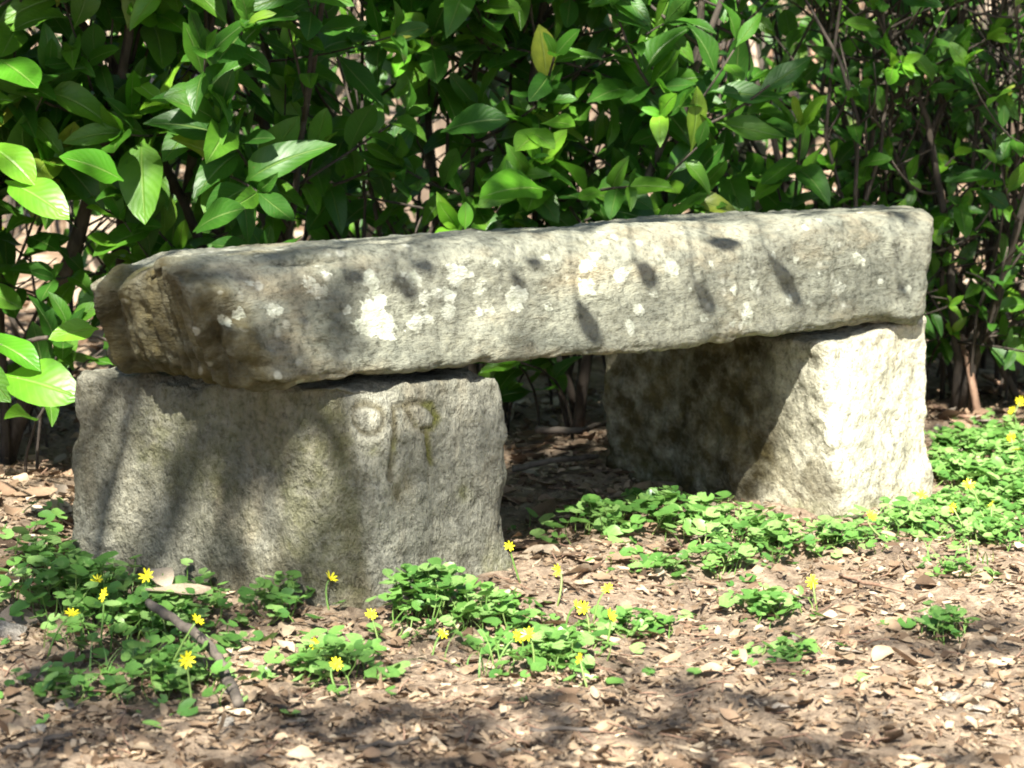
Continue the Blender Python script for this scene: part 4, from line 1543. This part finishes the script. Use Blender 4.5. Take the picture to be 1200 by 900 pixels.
twig([(174, 714, .055), (205, 733, .055), (232, 752, .050), (254, 772, .035), (264, 795, .018), (280, 832, .002)], .0058, .0066, 'twig', 'dark crooked twig lying across the celandines at the left')
def stick(points, r0, r1, mat, lab):
    c = Vector(points[0])
    n = len(points)
    vv, ff = trunk_mesh('stick', [tuple(Vector(p) - c) for p in points], [r0 + (r1 - r0) * i / (n - 1) for i in range(n)], 8, 12, .15)
    o = link('twig', mesh_np('stick', vv, ff), M[mat]); o.location = c
    tag(o, lab, 'twig', 'fallen twigs')


_b = at_ground(1146, 488)
stick([_b, at_depth(1140, 452, _b.y - .01), at_depth(1134, 420, _b.y - .0), at_depth(1122, 390, _b.y + .03)], .0075, .005, 'twig_red', 'russet stick standing at the hedge foot right of the farther block')
twig([(1152, 432, .03), (1175, 450, .02), (1205, 464, .01)], .005, .004, 'twig_red', 'thin stick lying under the hedge at the right edge')
twig([(1088, 478, .0), (1120, 488, .005), (1160, 497, .0), (1200, 505, 0)], .005, .004, 'twig_red', 'pale stick lying behind the celandine carpet at the right')
twig([(630, 500, .03), (680, 498, .04), (712, 492, .03)], .007, .004, 'twig', 'dead stick in the dark gap under the slab')
twig([(600, 552, .01), (650, 540, .02), (700, 535, .015)], .006, .004, 'twig', 'brown stick lying under the slab, nearer than the other one')
twig([(985, 680, .0), (1020, 690, .004), (1062, 702, .0)], .0028, .002, 'twig_red', 'thin straw-like twig on the sunny path before the farther block')
twig([(5, 888, 0), (40, 876, .0), (85, 868, .0)], .004, .003, 'twig', 'short twig in the lower left corner')
twig([(400, 885, 0), (460, 880, .002), (490, 872, .0)], .0035, .0025, 'twig', 'short twig in the shade at the bottom, left of centre')
twig([(620, 862, 0), (680, 861, .002), (760, 857, .0)], .003, .002, 'twig', 'thin dark twig along the bottom of the path')
twig([(880, 612, .02), (920, 640, .008), (945, 650, 0)], .002, .0015, 'twig_red', 'straw lying over the celandines before the farther block')


def pebble(px, py, s, seed, lab):
    rs = np.random.default_rng(seed)
    import bmesh
    bm = bmesh.new(); bmesh.ops.create_icosphere(bm, subdivisions=2, radius=1)
    me = bpy.data.meshes.new('pebble'); bm.to_mesh(me); bm.free()
    co = np.empty(len(me.vertices) * 3); me.vertices.foreach_get('co', co); co = co.reshape(-1, 3)
    co = np.sign(co) * np.abs(co) ** .75
    co *= (1 + .22 * fbm(co * 1.3 + seed, 2, seed))[:, None] * np.array([1, .75, .5]) * s
    me.vertices.foreach_set('co', co.ravel()); me.update()
    o = link('pebble', me, M['pebble']); p = at_ground(px, py); o.location = (p.x, p.y, p.z + s * .25)
    o.rotation_euler = (rs.normal(0, .2), rs.normal(0, .2), rs.uniform(0, 6))
    tag(o, lab, 'pebble', 'pebbles on the path')


pebble(1115, 822, .014, 1, 'angular pebble on the path at lower right, left of the flat pair')
pebble(1145, 838, .016, 2, 'flat pale pebble on the path at lower right')
pebble(1188, 838, .011, 3, 'small pebble at the right edge of the path')
pebble(1160, 806, .009, 4, 'tiny pebble above the flat pale one at lower right')
pebble(12, 745, .022, 5, 'greyish stone half buried at the left edge')
pebble(45, 858, .012, 6, 'pebble in the lower left corner')
pebble(265, 850, .012, 7, 'dark pebble in the shade below the dark twig')
pebble(830, 632, .018, 8, 'brown stone among the celandines before the farther block')
pebble(600, 885, .010, 9, 'pebble at the bottom of the path near the middle')
